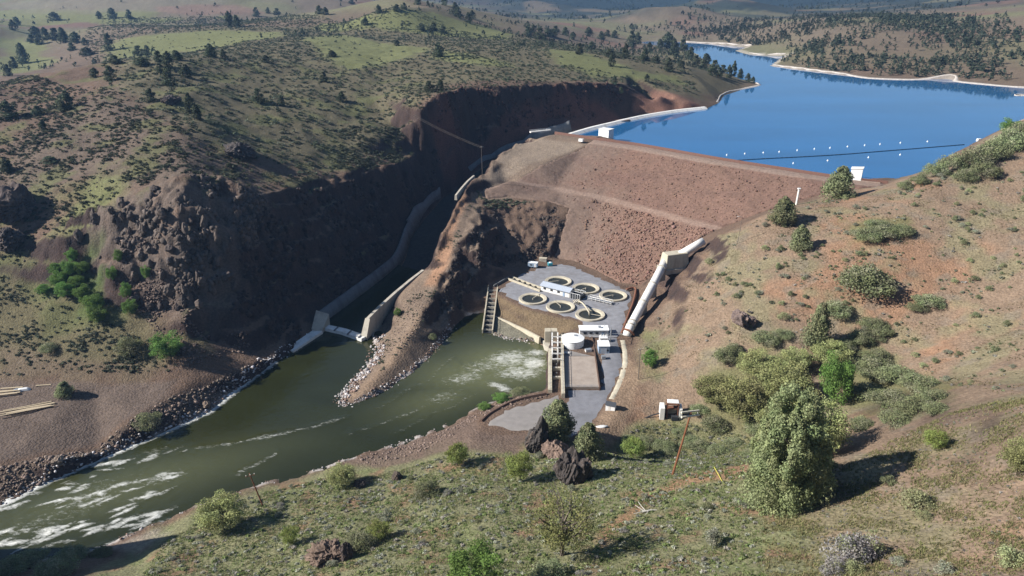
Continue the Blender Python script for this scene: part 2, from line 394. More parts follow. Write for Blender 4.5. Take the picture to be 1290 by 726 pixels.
def h1(x, y): return float(H(np.array([x]), np.array([y]))[0])

def hit(px, py, water=True):
    """where the ray of a picture point meets the ground (or water)"""
    a, b, c = ray(px, py)
    n = math.sqrt(a * a + b * b + c * c)
    t = np.concatenate([np.arange(60, 1200, 0.5), np.arange(1200, 9000, 4.0)])
    x, y, z = a / n * t, b / n * t, CAMZ + c / n * t
    g = H(x, y)
    if water:
        g = np.maximum(g, np.where(bil(ls, x, y, N_X0, N_Y0, 1.0) > 0, 46.0, 0.0) if np.hypot(a, b) < 0 else 0.0)
    k = np.where(z <= g)[0]
    k = k[0] if len(k) else len(t) - 1
    if k > 0:
        d0, d1 = z[k - 1] - g[k - 1], z[k] - g[k]
        w = d0 / (d0 - d1 + 1e-9)
        tt = t[k - 1] + (t[k] - t[k - 1]) * w
    else: tt = t[k]
    X, Y = a / n * tt, b / n * tt
    return (X, Y, h1(X, Y))
# ---------------------------------------------------------------- helpers: materials
def lin(r, g, b):
    f = lambda c: (c / 12.92) if c <= 0.04045 else ((c + 0.055) / 1.055) ** 2.4
    return (f(r / 255), f(g / 255), f(b / 255))

def mat(name, col=(.5, .5, .5), rough=.8, metal=0.0, var=.25, scale=1.5, bump=.15, bscale=None, attr=None, spec=.3, stain=None):
    m = bpy.data.materials.new(name); m.use_nodes = True
    n, l = m.node_tree.nodes, m.node_tree.links
    b = n['Principled BSDF']
    b.inputs['Roughness'].default_value = rough; b.inputs['Metallic'].default_value = metal
    b.inputs['Specular IOR Level'].default_value = spec
    tc = n.new('ShaderNodeTexCoord')
    nz = n.new('ShaderNodeTexNoise'); nz.inputs['Scale'].default_value = scale; nz.inputs['Detail'].default_value = 7; nz.inputs['Roughness'].default_value = .62
    l.new(tc.outputs['Object'], nz.inputs['Vector'])
    mr = n.new('ShaderNodeMapRange'); mr.inputs['From Min'].default_value = .25; mr.inputs['From Max'].default_value = .75
    mr.inputs['To Min'].default_value = 1 - var; mr.inputs['To Max'].default_value = 1 + var
    l.new(nz.outputs['Fac'], mr.inputs['Value'])
    mx = n.new('ShaderNodeVectorMath'); mx.operation = 'SCALE'
    if attr:
        at = n.new('ShaderNodeAttribute'); at.attribute_name = attr; l.new(at.outputs['Color'], mx.inputs[0])
    else:
        mx.inputs[0].default_value = col
    l.new(mr.outputs['Result'], mx.inputs['Scale'])
    out = mx.outputs['Vector']
    if stain:
        n2 = n.new('ShaderNodeTexNoise'); n2.inputs['Scale'].default_value = scale * .35; n2.inputs['Detail'].default_value = 5
        mp = n.new('ShaderNodeMapping'); mp.inputs['Scale'].default_value = (1, 1, .25); l.new(tc.outputs['Object'], mp.inputs['Vector']); l.new(mp.outputs['Vector'], n2.inputs['Vector'])
        r2 = n.new('ShaderNodeMapRange'); r2.inputs['From Min'].default_value = .5; r2.inputs['From Max'].default_value = .72; r2.inputs['To Max'].default_value = .75
        l.new(n2.outputs['Fac'], r2.inputs['Value'])
        mm = n.new('ShaderNodeMix'); mm.data_type = 'RGBA'; l.new(r2.outputs['Result'], mm.inputs['Factor']); l.new(out, mm.inputs['A']); mm.inputs['B'].default_value = (*stain, 1)
        out = mm.outputs['Result']
    l.new(out, b.inputs['Base Color'])
    if bump:
        n3 = n.new('ShaderNodeTexNoise'); n3.inputs['Scale'].default_value = bscale or scale * 3; n3.inputs['Detail'].default_value = 6
        l.new(tc.outputs['Object'], n3.inputs['Vector'])
        bp = n.new('ShaderNodeBump'); bp.inputs['Strength'].default_value = min(1, bump * 2); bp.inputs['Distance'].default_value = bump
        l.new(n3.outputs['Fac'], bp.inputs['Height']); l.new(bp.outputs['Normal'], b.inputs['Normal'])
    return m

# ---------------------------------------------------------------- helpers: objects
def tag(o, label=None, cat=None, group=None, kind=None):
    if label: o['label'] = label
    if cat: o['category'] = cat
    if group: o['group'] = group
    if kind: o['kind'] = kind
    return o

def empty(name, loc, rz=0.0, sc=None):
    o = bpy.data.objects.new(name, None); COL.objects.link(o)
    o.location = loc; o.rotation_euler = (0, 0, rz); o.empty_display_size = .5
    if sc is not None: o.scale = sc
    return o

def under(root, o):
    """make o a part of root, leaving it where it stands"""
    o.parent = root
    o.matrix_parent_inverse = (Matrix.Translation(root.location) @ root.rotation_euler.to_matrix().to_4x4()).inverted()
    return o

def np_mesh(name, V, Fs, col=None, smooth=False):
    """V (n,3); Fs array (m,k) of equal-sided faces; col (n,3)"""
    V = np.asarray(V, np.float32); Fs = np.asarray(Fs, np.int32)
    me = bpy.data.meshes.new(name)
    me.vertices.add(len(V)); me.vertices.foreach_set('co', V.ravel())
    me.loops.add(Fs.size); me.loops.foreach_set('vertex_index', Fs.ravel())
    me.polygons.add(len(Fs)); me.polygons.foreach_set('loop_start', (np.arange(len(Fs)) * Fs.shape[1]).astype(np.int32))
    if smooth: me.polygons.foreach_set('use_smooth', np.ones(len(Fs), bool))
    me.update(calc_edges=True)
    if col is not None:
        a = me.color_attributes.new('Col', 'FLOAT_COLOR', 'POINT')
        c = np.ones((len(V), 4), np.float32); c[:, :3] = col
        a.data.foreach_set('color', c.ravel())
    return me

def obj(name, me, m=None, parent=None, loc=(0, 0, 0), rz=0):
    o = bpy.data.objects.new(name, me); COL.objects.link(o)
    if m is not None and not me.materials: me.materials.append(m)
    o.location = loc; o.rotation_euler = (0, 0, rz)
    if parent: o.parent = parent
    return o

class MB:
    """collects shapes into one mesh"""
    def __init__(s): s.bm = bmesh.new()
    def box(s, c, d, rz=0, top=None, bev=0, m=None):
        """box centred at c (bottom at c.z), size d; top = scale of the upper face"""
        x, y, z = d[0] / 2, d[1] / 2, d[2]
        t = top or (1, 1)
        P = [(-x, -y, 0), (x, -y, 0), (x, y, 0), (-x, y, 0), (-x * t[0], -y * t[1], z), (x * t[0], -y * t[1], z), (x * t[0], y * t[1], z), (-x * t[0], y * t[1], z)]
        ca, sa = math.cos(rz), math.sin(rz)
        P = [(c[0] + a * ca - b * sa, c[1] + a * sa + b * ca, c[2] + h) for a, b, h in P]
        v = [s.bm.verts.new(p) for p in P]
        fs = [s.bm.faces.new([v[i] for i in f]) for f in ((3, 2, 1, 0), (4, 5, 6, 7), (0, 1, 5, 4), (1, 2, 6, 5), (2, 3, 7, 6), (3, 0, 4, 7))]
        if bev:
            es = set(e for f in fs for e in f.edges)
            bmesh.ops.bevel(s.bm, geom=list(es), offset=bev, segments=1, affect='EDGES')
        return s
    def tube(s, pts, r, n=8, cap=True):
        pts = [Vector(p) for p in pts]
        rr = r if isinstance(r, (list, tuple)) else [r] * len(pts)
        rings = []
        ref = Vector((0, 0, 1))
        for i, p in enumerate(pts):
            d = (pts[min(i + 1, len(pts) - 1)] - pts[max(i - 1, 0)]).normalized()
            a = d.cross(ref)
            if a.length < 1e-3: a = d.cross(Vector((1, 0, 0)))
            a.normalize(); b = d.cross(a)
            rings.append([s.bm.verts.new(p + (a * math.cos(t) + b * math.sin(t)) * rr[i]) for t in [2 * math.pi * k / n for k in range(n)]])
        for A, B in zip(rings[:-1], rings[1:]):
            for k in range(n): s.bm.faces.new((A[k], A[(k + 1) % n], B[(k + 1) % n], B[k]))
        if cap:
            s.bm.faces.new(rings[0][::-1]); s.bm.faces.new(rings[-1])
        return s
    def lathe(s, prof, c=(0, 0, 0), n=40, closed=False):
        rings = [[s.bm.verts.new((c[0] + r * math.cos(2 * math.pi * k / n), c[1] + r * math.sin(2 * math.pi * k / n), c[2] + z)) for k in range(n)] if r > 1e-4 else [s.bm.verts.new((c[0], c[1], c[2] + z))] for r, z in prof]
        pr = list(zip(rings[:-1], rings[1:]))
        if closed: pr.append((rings[-1], rings[0]))
        for A, B in pr:
            for k in range(n):
                k2 = (k + 1) % n
                if len(A) == 1: s.bm.faces.new((A[0], B[k2], B[k])) if len(B) > 1 else None
                elif len(B) == 1: s.bm.faces.new((A[k], A[k2], B[0]))
                else: s.bm.faces.new((A[k], A[k2], B[k2], B[k]))
        return s
    def prism(s, poly, z0, z1):
        """upright prism over a ground outline; z0/z1 numbers or lists"""
        n = len(poly)
        a = [s.bm.verts.new((p[0], p[1], z0[i] if isinstance(z0, (list, tuple)) else z0)) for i, p in enumerate(poly)]
        b = [s.bm.verts.new((p[0], p[1], z1[i] if isinstance(z1, (list, tuple)) else z1)) for i, p in enumerate(poly)]
        s.bm.faces.new(a[::-1]); s.bm.faces.new(b)
        for i in range(n): s.bm.faces.new((a[i], a[(i + 1) % n], b[(i + 1) % n], b[i]))
        return s
    def wall(s, pts, th, zb, batter=0.0):
        """a wall along pts (x,y,top): thickness th at the top, foot at zb (number or list), foot widened by batter on both sides"""
        P = [Vector(p) for p in pts]
        rows = []
        for i, p in enumerate(P):
            d = (P[min(i + 1, len(P) - 1)] - P[max(i - 1, 0)]); d.z = 0; d.normalize()
            nrm = Vector((-d.y, d.x, 0))
            z0 = zb[i] if isinstance(zb, (list, tuple)) else zb
            h = th / 2
            rows.append([s.bm.verts.new(q) for q in (
                Vector((p.x, p.y, z0)) - nrm * (h + batter), p - nrm * h, p + nrm * h, Vector((p.x, p.y, z0)) + nrm * (h + batter))])
        for A, B in zip(rows[:-1], rows[1:]):
            for k in range(4): s.bm.faces.new((A[k], A[(k + 1) % 4], B[(k + 1) % 4], B[k]))
        s.bm.faces.new(rows[0][::-1]); s.bm.faces.new(rows[-1])
        return s
    def quad(s, *p):
        s.bm.faces.new([s.bm.verts.new(q) for q in p]); return s
    def build_each(s, name, m, parent=None, root=None):
        """every separate piece becomes an object of its own"""
        bmesh.ops.recalc_face_normals(s.bm, faces=s.bm.faces)
        left = set(s.bm.verts); out = []
        while left:
            st = [next(iter(left))]; isl = set(st)
            while st:
                v = st.pop()
                for e in v.link_edges:
                    w = e.other_vert(v)
                    if w not in isl: isl.add(w); st.append(w)
            left -= isl
            vl = list(isl); ix = {v: i for i, v in enumerate(vl)}
            me = bpy.data.meshes.new(name)
            me.from_pydata([v.co[:] for v in vl], [], [[ix[v] for v in f.verts] for f in s.bm.faces if f.verts[0] in isl])
            o = obj(name, me, m, parent); out.append(o)
            if root: under(root, o)
        s.bm.free()
        return out
    def build(s, name, m, parent=None, loc=(0, 0, 0), rz=0, smooth=False):
        bmesh.ops.recalc_face_normals(s.bm, faces=s.bm.faces)
        me = bpy.data.meshes.new(name)
        if smooth:
            for f in s.bm.faces: f.smooth = True
        s.bm.to_mesh(me); s.bm.free()
        return obj(name, me, m, parent, loc, rz)

def patch(name, poly, res, zf, m, parent=None, skirt=0.8, jitter=0.3, colf=None, smooth=False):
    """a sheet of ground cover inside a world outline, following zf(x, y), its rim turned down"""
    P = [Vector((p[0], p[1])) for p in poly]
    B = []
    for i in range(len(P)):
        a, b = P[i], P[(i + 1) % len(P)]
        n = max(1, int((b - a).length / res))
        B += [a.lerp(b, k / n) for k in range(n)]
    xs = [p.x for p in B]; ys = [p.y for p in B]
    gx, gy = np.meshgrid(np.arange(min(xs), max(xs), res), np.arange(min(ys), max(ys), res))
    rg = np.random.default_rng(5)
    gx = gx + rg.uniform(-jitter, jitter, gx.shape) * res; gy = gy + rg.uniform(-jitter, jitter, gy.shape) * res
    sd = sdist([(p.x, p.y) for p in B], gx, gy)
    k = sd > res * .45
    pts = B + [Vector((a, b)) for a, b in zip(gx[k], gy[k])]
    nb = len(B)
    v, e, f, ovv, _, _ = delaunay_2d_cdt(pts, [(i, (i + 1) % nb) for i in range(nb)], [], 1, 1e-5)
    V = np.array([(p.x, p.y) for p in v])
    rim = np.array([any(q < nb for q in o) for o in ovv])
    z = zf(V[:, 0], V[:, 1])
    z = np.where(rim, z - skirt, z)
    me = np_mesh(name, np.column_stack([V, z]), np.array([t for t in f if len(t) == 3]), None if colf is None else colf(V[:, 0], V[:, 1], z), smooth)
    return obj(name, me, m, parent)

def ribbon(line, w, res=2.0):
    """outline of a strip of width w along a world polyline"""
    P = [Vector((p[0], p[1])) for p in line]
    l, r = [], []
    for i, p in enumerate(P):
        d = (P[min(i + 1, len(P) - 1)] - P[max(i - 1, 0)]).normalized()
        n = Vector((-d.y, d.x))
        ww = w[i] if isinstance(w, (list, tuple)) else w
        l.append(p + n * ww / 2); r.append(p - n * ww / 2)
    return l + r[::-1]

def smooth_line(pts, n=4):
    """Catmull-Rom through points"""
    P = [np.array(p, float) for p in pts]
    P = [2 * P[0] - P[1]] + P + [2 * P[-1] - P[-2]]
    out = []
    for i in range(1, len(P) - 2):
        for k in range(n):
            t = k / n
            out.append(0.5 * ((2 * P[i]) + (-P[i - 1] + P[i + 1]) * t + (2 * P[i - 1] - 5 * P[i] + 4 * P[i + 1] - P[i + 2]) * t * t + (-P[i - 1] + 3 * P[i] - 3 * P[i + 1] + P[i + 2]) * t ** 3))
    out.append(P[-2])
    return out

def hp(*pts): return [hit(*p) for p in pts]
# ---------------------------------------------------------------- ground
def build_ground():
    ang = np.arange(-math.radians(60), math.radians(60), 0.0023)
    r = [50.0]
    while r[-1] < 1250: r.append(r[-1] * 1.0036)
    ncut = len(r)
    while r[-1] < 13500: r.append(r[-1] * 1.011)
    r = np.array(r)
    A, R = np.meshgrid(ang, r)
    X, Y = R * np.sin(A), R * np.cos(A)
    Z = H(X, Y)
    dz = 1.6 * sstep(0.5, 3, sdist(DAM_POLY, X, Y))
    mid = [((a[0] + b[0]) / 2, (a[1] + b[1]) / 2) for a, b in zip(CH_L, CH_R)]
    dz = np.maximum(dz, 1.2 * sstep(13, 11, pdist(mid, X, Y)))
    Z = Z - dz
    # soil colours: what the ground is, place by place
    e = 1.5
    gxx = (H(X + e, Y) - H(X - e, Y)) / (2 * e); gyy = (H(X, Y + e) - H(X, Y - e)) / (2 * e)
    S = np.hypot(gxx, gyy)
    big = fbm(X / 60, Y / 60, 4, 201); mid_n = fbm(X / 14, Y / 14, 4, 203); fine = fbm(X / 3.5, Y / 3.5, 3, 205)
    warp = mid_n * 9 + fine * 2.5
    far = sstep(600, 1500, R)
    warpf = warp + far * fbm(X / 160, Y / 160, 4, 207) * 70
    C = np.empty(X.shape + (3,))
    C[:] = (.130, .088, .064)                      # mauve-brown stony soil of the left bank
    def paint(m, c, k=1.0):
        m = np.clip(m * k, 0, 1)[..., None]
        C[:] = C * (1 - m) + np.array(c) * m
    def zone(poly, c, soft=8, k=1.0, wf=1.0):
        P = np.array([p[:2] for p in poly])
        x0, y0 = P.min(0) - 60 - 3 * soft; x1, y1 = P.max(0) + 60 + 3 * soft
        m = (X > x0) & (X < x1) & (Y > y0) & (Y < y1)
        if not m.any(): return
        d = np.zeros(X.shape); d[m] = sstep(-soft, soft, sdist(poly, X[m], Y[m]) + (warpf * wf)[m])
        paint(d, c, k)
    # rolling ground beyond
    paint(far, (.148, .118, .084))
    paint(far * sstep(-.1, .35, fbm(X / 330, Y / 330, 4, 211)), (.150, .155, .078), .8)
    paint(far * sstep(.1, .4, fbm(X / 240, Y / 240, 4, 213)), (.165, .100, .076), .9)
    fo = sstep(1750, 2250, R + 300 * fbm(X / 300, Y / 300, 3, 215)) * sstep(-.10, .02, X / R)
    paint(fo * (1 - .75 * sstep(.05, .25, fbm(X / 170, Y / 120, 4, 217)) * sstep(3600, 2800, R)), (.030, .042, .040), .93)
    paint(sstep(2700, 3200, R), (.024, .036, .036), .93)
    # sage flat on the plateau
    zone(hp((140,108),(160,45),(430,30),(650,40),(900,85),(950,105),(880,125),(790,106),(560,108),(535,125),(480,190),(420,215),(330,200),(240,175)), (.118, .102, .064), 10)
    zone(hp((0,200),(140,110),(240,175),(330,215),(330,245),(200,235),(90,230),(0,260)), (.122, .092, .070), 10)
    # meadows
    G = (.150, .160, .066)
    for pl in (((140,52),(190,42),(290,38),(358,40),(355,48),(300,55),(240,66),(190,70),(145,72)),
               ((383,48),(430,45),(480,55),(545,62),(520,72),(470,86),(430,88),(400,68)),
               ((560,64),(600,70),(640,78),(650,86),(600,82),(540,74)),
               ((692,62),(740,68),(800,90),(850,97),(862,106),(800,103),(748,98),(700,80)),
               ((0,45),(30,48),(60,80),(40,90),(0,96)),
               ((0,14),(140,10),(200,22),(300,20),(300,26),(180,30),(60,32),(0,36)),
               ((400,28),(470,26),(600,32),(680,46),(640,50),(520,42),(420,38)),
               ((90,230),(130,215),(150,235),(130,300),(95,330),(70,320))):
        zone(hp(*pl), G, 9, .8, 1.4)
    zone(hp((0,2),(300,0),(280,14),(120,18),(0,10)), (.175, .155, .11), 20, .7)
    zone(hp((200,8),(300,2),(330,16),(240,20)), (.20, .125, .095), 10, .7)
    # left foreground hillside: straw and green at the foot, brown above
    zone(hp((-60,300),(60,300),(110,360),(180,400),(220,440),(200,470),(0,476),(-80,470)), (.122, .110, .058), 8, .8)
    zone(hp((0,440),(120,455),(200,468),(0,478)), (.135, .095, .072), 5, .6)
    paint(sstep(-60, -80, X) * sstep(700, 600, Y) * sstep(255, 275, Y) * sstep(.02, .3, fbm(X / 24, Y / 24, 4, 219)), (.108, .116, .048), .65)
    # the bench by the river
    zone(hp((-80,482),(0,482),(150,486),(225,478),(205,505),(115,562),(0,582),(-80,600)), (.122, .092, .074), 2, 1, .25)
    # riprap bank under it
    zone(hp((-80,606),(0,588),(115,568),(240,492),(330,455),(370,437),(390,424),(345,457),(262,520),(130,577),(0,637),(-80,665)), (.115, .085, .065), 1.5, 1, .2)
    # right-hand slope
    RS = hp((800,540),(806,440),(825,400),(880,335),(905,296),(960,272),(1045,246),(1112,232),(1180,210),(1290,150),(1420,100))
    zone(RS + [(420, 420), (420, 20), (60, 20)] + hp((1000,726),(940,640),(860,590)), (.206, .147, .102), 6, 1, .5)
    rm = sstep(-6, 6, sdist([p[:2] for p in RS] + [(420, 420), (420, 20), (60, 20)] + [p[:2] for p in hp((1000,726),(940,640),(860,590))], X, Y))
    paint(rm * sstep(.02, .38, big + .4 * mid_n), (.245, .140, .085), .75)          # red earth
    paint(rm * sstep(.0, .3, fbm(X / 22, Y / 22, 4, 221)), (.190, .170, .100), .75)  # straw grass
    paint(rm * sstep(.12, .3, fbm(X / 9, Y / 9, 4, 225)), (.175, .145, .11), .6)
    for pl in (((1020,430),(1100,420),(1200,480),(1190,520),(1100,525),(1060,470)), ((1065,280),(1140,275),(1150,295),(1080,305)), ((890,470),(960,440),(1010,470),(1000,540),(900,540)), ((815,420),(845,430),(830,480),(815,470))):
        zone(hp(*pl), (.120, .125, .055), 4, .75)
    # green-grey foreground
    FG = hp((190,668),(290,626),(400,598),(545,560),(600,560),(700,560),(860,560),(940,600),(1000,640),(1090,726))
    zone(FG + [(40, 60), (-110, 60)], (.172, .166, .090), 5, 1, .5)
    fm = sstep(-5, 5, sdist([p[:2] for p in FG] + [(40, 60), (-110, 60)], X, Y))
    paint(fm * sstep(.05, .35, fbm(X / 13, Y / 13, 4, 231)), (.215, .125, .080), .8)
    paint(fm * sstep(.0, .3, fbm(X / 8, Y / 8, 4, 233)), (.130, .145, .062), .7)
    zone(hp((775,560),(800,535),(850,525),(900,535),(950,550),(970,575),(930,585),(870,585),(800,590)), (.160, .160, .080), 3, .85, .4)
    zone(hp((860,598),(940,585),(945,600),(860,612),(800,650),(760,690),(745,680),(800,630)), (.255, .140, .085), 2, .8, .3)
    # bank below the lot and by the river
    zone(hp((430,582),(545,548),(600,520),(600,545),(660,548),(655,575),(560,570),(480,590)), (.14, .10, .078), 2, .9, .3)
    zone(hp((140,690),(200,664),(215,672),(175,700)), (.30, .26, .22), 2, .5, .3)
    # shoulder of the road
    zone(hp((787,440),(806,470),(795,520),(770,560),(720,575),(752,530),(772,500)), (.22, .155, .105), 1.5, .9, .2)
    # spur between chute and tailrace
    zone(hp((668,169),(600,226),(560,290),(532,342),(498,372),(463,404),(470,440),(430,510),(475,497),(540,450),(572,411),(600,355),(612,300),(604,252),(690,239),(720,200),(760,172)), (.178, .132, .098), 2, 1, .15)
    zone(hp((598,235),(585,262),(572,290),(566,330),(552,362),(535,360),(548,325),(562,290),(578,255)), (.31, .175, .105), 2, .75, .25)
    zone(hp((590,330),(570,345),(545,400),(518,445),(470,497),(440,505),(490,450),(520,410),(545,370)), (.235, .165, .112), 2, .7, .2)
    zone(hp((690,176),(668,172),(628,206),(604,240),(640,224),(690,200),(740,182)), (.235, .185, .140), 2, .9, .2)
    # white crust along the waterline
    zn = sdist(RIVER_POLY, X, Y)
    paint(sstep(-1.6, -.6, zn) * sstep(1, 0, zn) * sstep(-.25, .15, mid_n) * sstep(0, 1, Z * 2 + 1), (.55, .52, .50), .55)
    # slopes of the hatchery pad
    zone(hp((626,372),(660,390),(724,404),(735,412),(700,428),(680,424),(640,405),(620,396)), (.165, .120, .072), 1, .9, .15)
    zone(hp((620,398),(680,426),(690,432),(640,428),(612,418)), (.17, .16, .12), 1, .9, .1)
    # bare rock on the steep cuts, its colour darkened for the gorge shade
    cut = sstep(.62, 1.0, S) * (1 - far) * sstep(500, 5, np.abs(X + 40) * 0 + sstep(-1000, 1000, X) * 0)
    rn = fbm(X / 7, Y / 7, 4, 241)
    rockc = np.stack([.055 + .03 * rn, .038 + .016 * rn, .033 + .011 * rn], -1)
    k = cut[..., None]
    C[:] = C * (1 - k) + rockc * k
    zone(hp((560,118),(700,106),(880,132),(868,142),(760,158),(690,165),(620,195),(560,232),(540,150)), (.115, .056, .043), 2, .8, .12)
    zone(hp((820,118),(862,124),(885,134),(840,142),(800,135)), (.24, .125, .09), 3, .6, .4)
    # grey crags
    zone(hp((95,300),(150,255),(260,240),(335,248),(330,290),(300,360),(285,400),(225,395),(150,340)), (.125, .098, .080), 5, .75, .8)
    paint(np.clip(sdist([p[:2] for p in CRAG_POLY], X, Y) / 10, 0, 1) * sstep(.1, .4, fbm(X / 9, Y / 9, 3, 251)), (.21, .14, .10), .6)
    for pl in (((75,330),(95,320),(80,370),(55,375)), ((95,345),(130,340),(125,395),(100,400)), ((110,300),(130,305),(90,360),(70,370))):
        zone(hp(*pl), (.075, .105, .035), 3, .8, .5)
    # bleached rim of the lake
    lk = sdist(LAKE_POLY, X, Y)
    paint(sstep(-6 - 3 * mid_n, -3, lk) * (Y > 560) * (R < 1800) * sstep(250, 330, X), (.46, .41, .36), .5)
    # pale streaks of fine variation everywhere
    v = 1 + .16 * mid_n + .22 * fine
    C *= np.clip(v, .5, 1.6)[..., None]
    C = np.clip(C, .01, .9)
    ny, nx_ = X.shape
    def sheet(name, j0, j1):
        V = np.stack([X, Y, Z], -1)[j0:j1].reshape(-1, 3)
        n = j1 - j0
        i = np.arange(n * nx_).reshape(n, nx_)
        fc = np.stack([i[:-1, :-1], i[:-1, 1:], i[1:, 1:], i[1:, :-1]], -1).reshape(-1, 4)
        me = np_mesh(name, V, fc, C[j0:j1].reshape(-1, 3), True)
        o = obj(name, me, M_GROUND)
        tag(o, kind='structure')
        return o
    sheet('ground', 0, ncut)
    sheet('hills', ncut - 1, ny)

M_GROUND = mat('ground_soil', attr='Col', rough=.95, var=.42, scale=1.1, bump=.5, bscale=1.3, spec=.12)
build_ground()

# ---------------------------------------------------------------- water
def water_mat(name, deep, rough, wave, wscale, foam=False, stretch=(1, 1, 1), rot=0):
    m = bpy.data.materials.new(name); m.use_nodes = True
    n, l = m.node_tree.nodes, m.node_tree.links
    b = n['Principled BSDF']
    b.inputs['IOR'].default_value = 1.33
    b.inputs['Roughness'].default_value = rough
    tc = n.new('ShaderNodeTexCoord')
    mp = n.new('ShaderNodeMapping'); mp.inputs['Rotation'].default_value = (0, 0, rot); mp.inputs['Scale'].default_value = stretch
    l.new(tc.outputs['Object'], mp.inputs['Vector'])
    nz = n.new('ShaderNodeTexNoise'); nz.inputs['Scale'].default_value = wscale; nz.inputs['Detail'].default_value = 5
    l.new(mp.outputs['Vector'], nz.inputs['Vector'])
    bp = n.new('ShaderNodeBump'); bp.inputs['Strength'].default_value = 1; bp.inputs['Distance'].default_value = wave
    l.new(nz.outputs['Fac'], bp.inputs['Height']); l.new(bp.outputs['Normal'], b.inputs['Normal'])
    # patches of slightly different water
    n2 = n.new('ShaderNodeTexNoise'); n2.inputs['Scale'].default_value = .02 if not foam else .05; n2.inputs['Detail'].default_value = 4
    l.new(mp.outputs['Vector'], n2.inputs['Vector'])
    cr = n.new('ShaderNodeMix'); cr.data_type = 'RGBA'
    l.new(n2.outputs['Fac'], cr.inputs['Factor'])
    cr.inputs['A'].default_value = (*[c * .65 for c in deep], 1); cr.inputs['B'].default_value = (*[c * 1.35 for c in deep], 1)
    out = cr.outputs['Result']
    if foam:
        at = n.new('ShaderNodeAttribute'); at.attribute_name = 'Col'
        sp = n.new('ShaderNodeSeparateColor'); l.new(at.outputs['Color'], sp.inputs['Color'])
        n3 = n.new('ShaderNodeTexNoise'); n3.inputs['Scale'].default_value = .75; n3.inputs['Detail'].default_value = 10; n3.inputs['Roughness'].default_value = .74; n3.inputs['Distortion'].default_value = .9
        l.new(mp.outputs['Vector'], n3.inputs['Vector'])
        sub = n.new('ShaderNodeMath'); sub.operation = 'ADD'
        l.new(n3.outputs['Fac'], sub.inputs[0]); l.new(sp.outputs['Red'], sub.inputs[1])
        mr = n.new('ShaderNodeMapRange'); mr.inputs['From Min'].default_value = .92; mr.inputs['From Max'].default_value = 1.30
        l.new(sub.outputs['Value'], mr.inputs['Value'])
        # silty, aerated water round the outfall
        mg = n.new('ShaderNodeMix'); mg.data_type = 'RGBA'; l.new(sp.outputs['Green'], mg.inputs['Factor']); l.new(out, mg.inputs['A']); mg.inputs['B'].default_value = (.13, .135, .062, 1)
        mf = n.new('ShaderNodeMix'); mf.data_type = 'RGBA'; l.new(mr.outputs['Result'], mf.inputs['Factor']); l.new(mg.outputs['Result'], mf.inputs['A']); mf.inputs['B'].default_value = (.72, .72, .68, 1)
        out = mf.outputs['Result']
        rr = n.new('ShaderNodeMapRange'); rr.inputs['To Min'].default_value = rough; rr.inputs['To Max'].default_value = .8
        l.new(mr.outputs['Result'], rr.inputs['Value']); l.new(rr.outputs['Result'], b.inputs['Roughness'])
    l.new(out, b.inputs['Base Color'])
    return m

M_RIVER = water_mat('river_water', (.020, .023, .008), .08, .05, .9, True, (.55, 1.25, 1), math.radians(-30))
M_LAKE = water_mat('lake_water', (.020, .122, .295), .04, .008, .3, False, (.35, 1, 1), -.25); M_LAKE.node_tree.nodes['Principled BSDF'].inputs['IOR'].default_value = 1.6

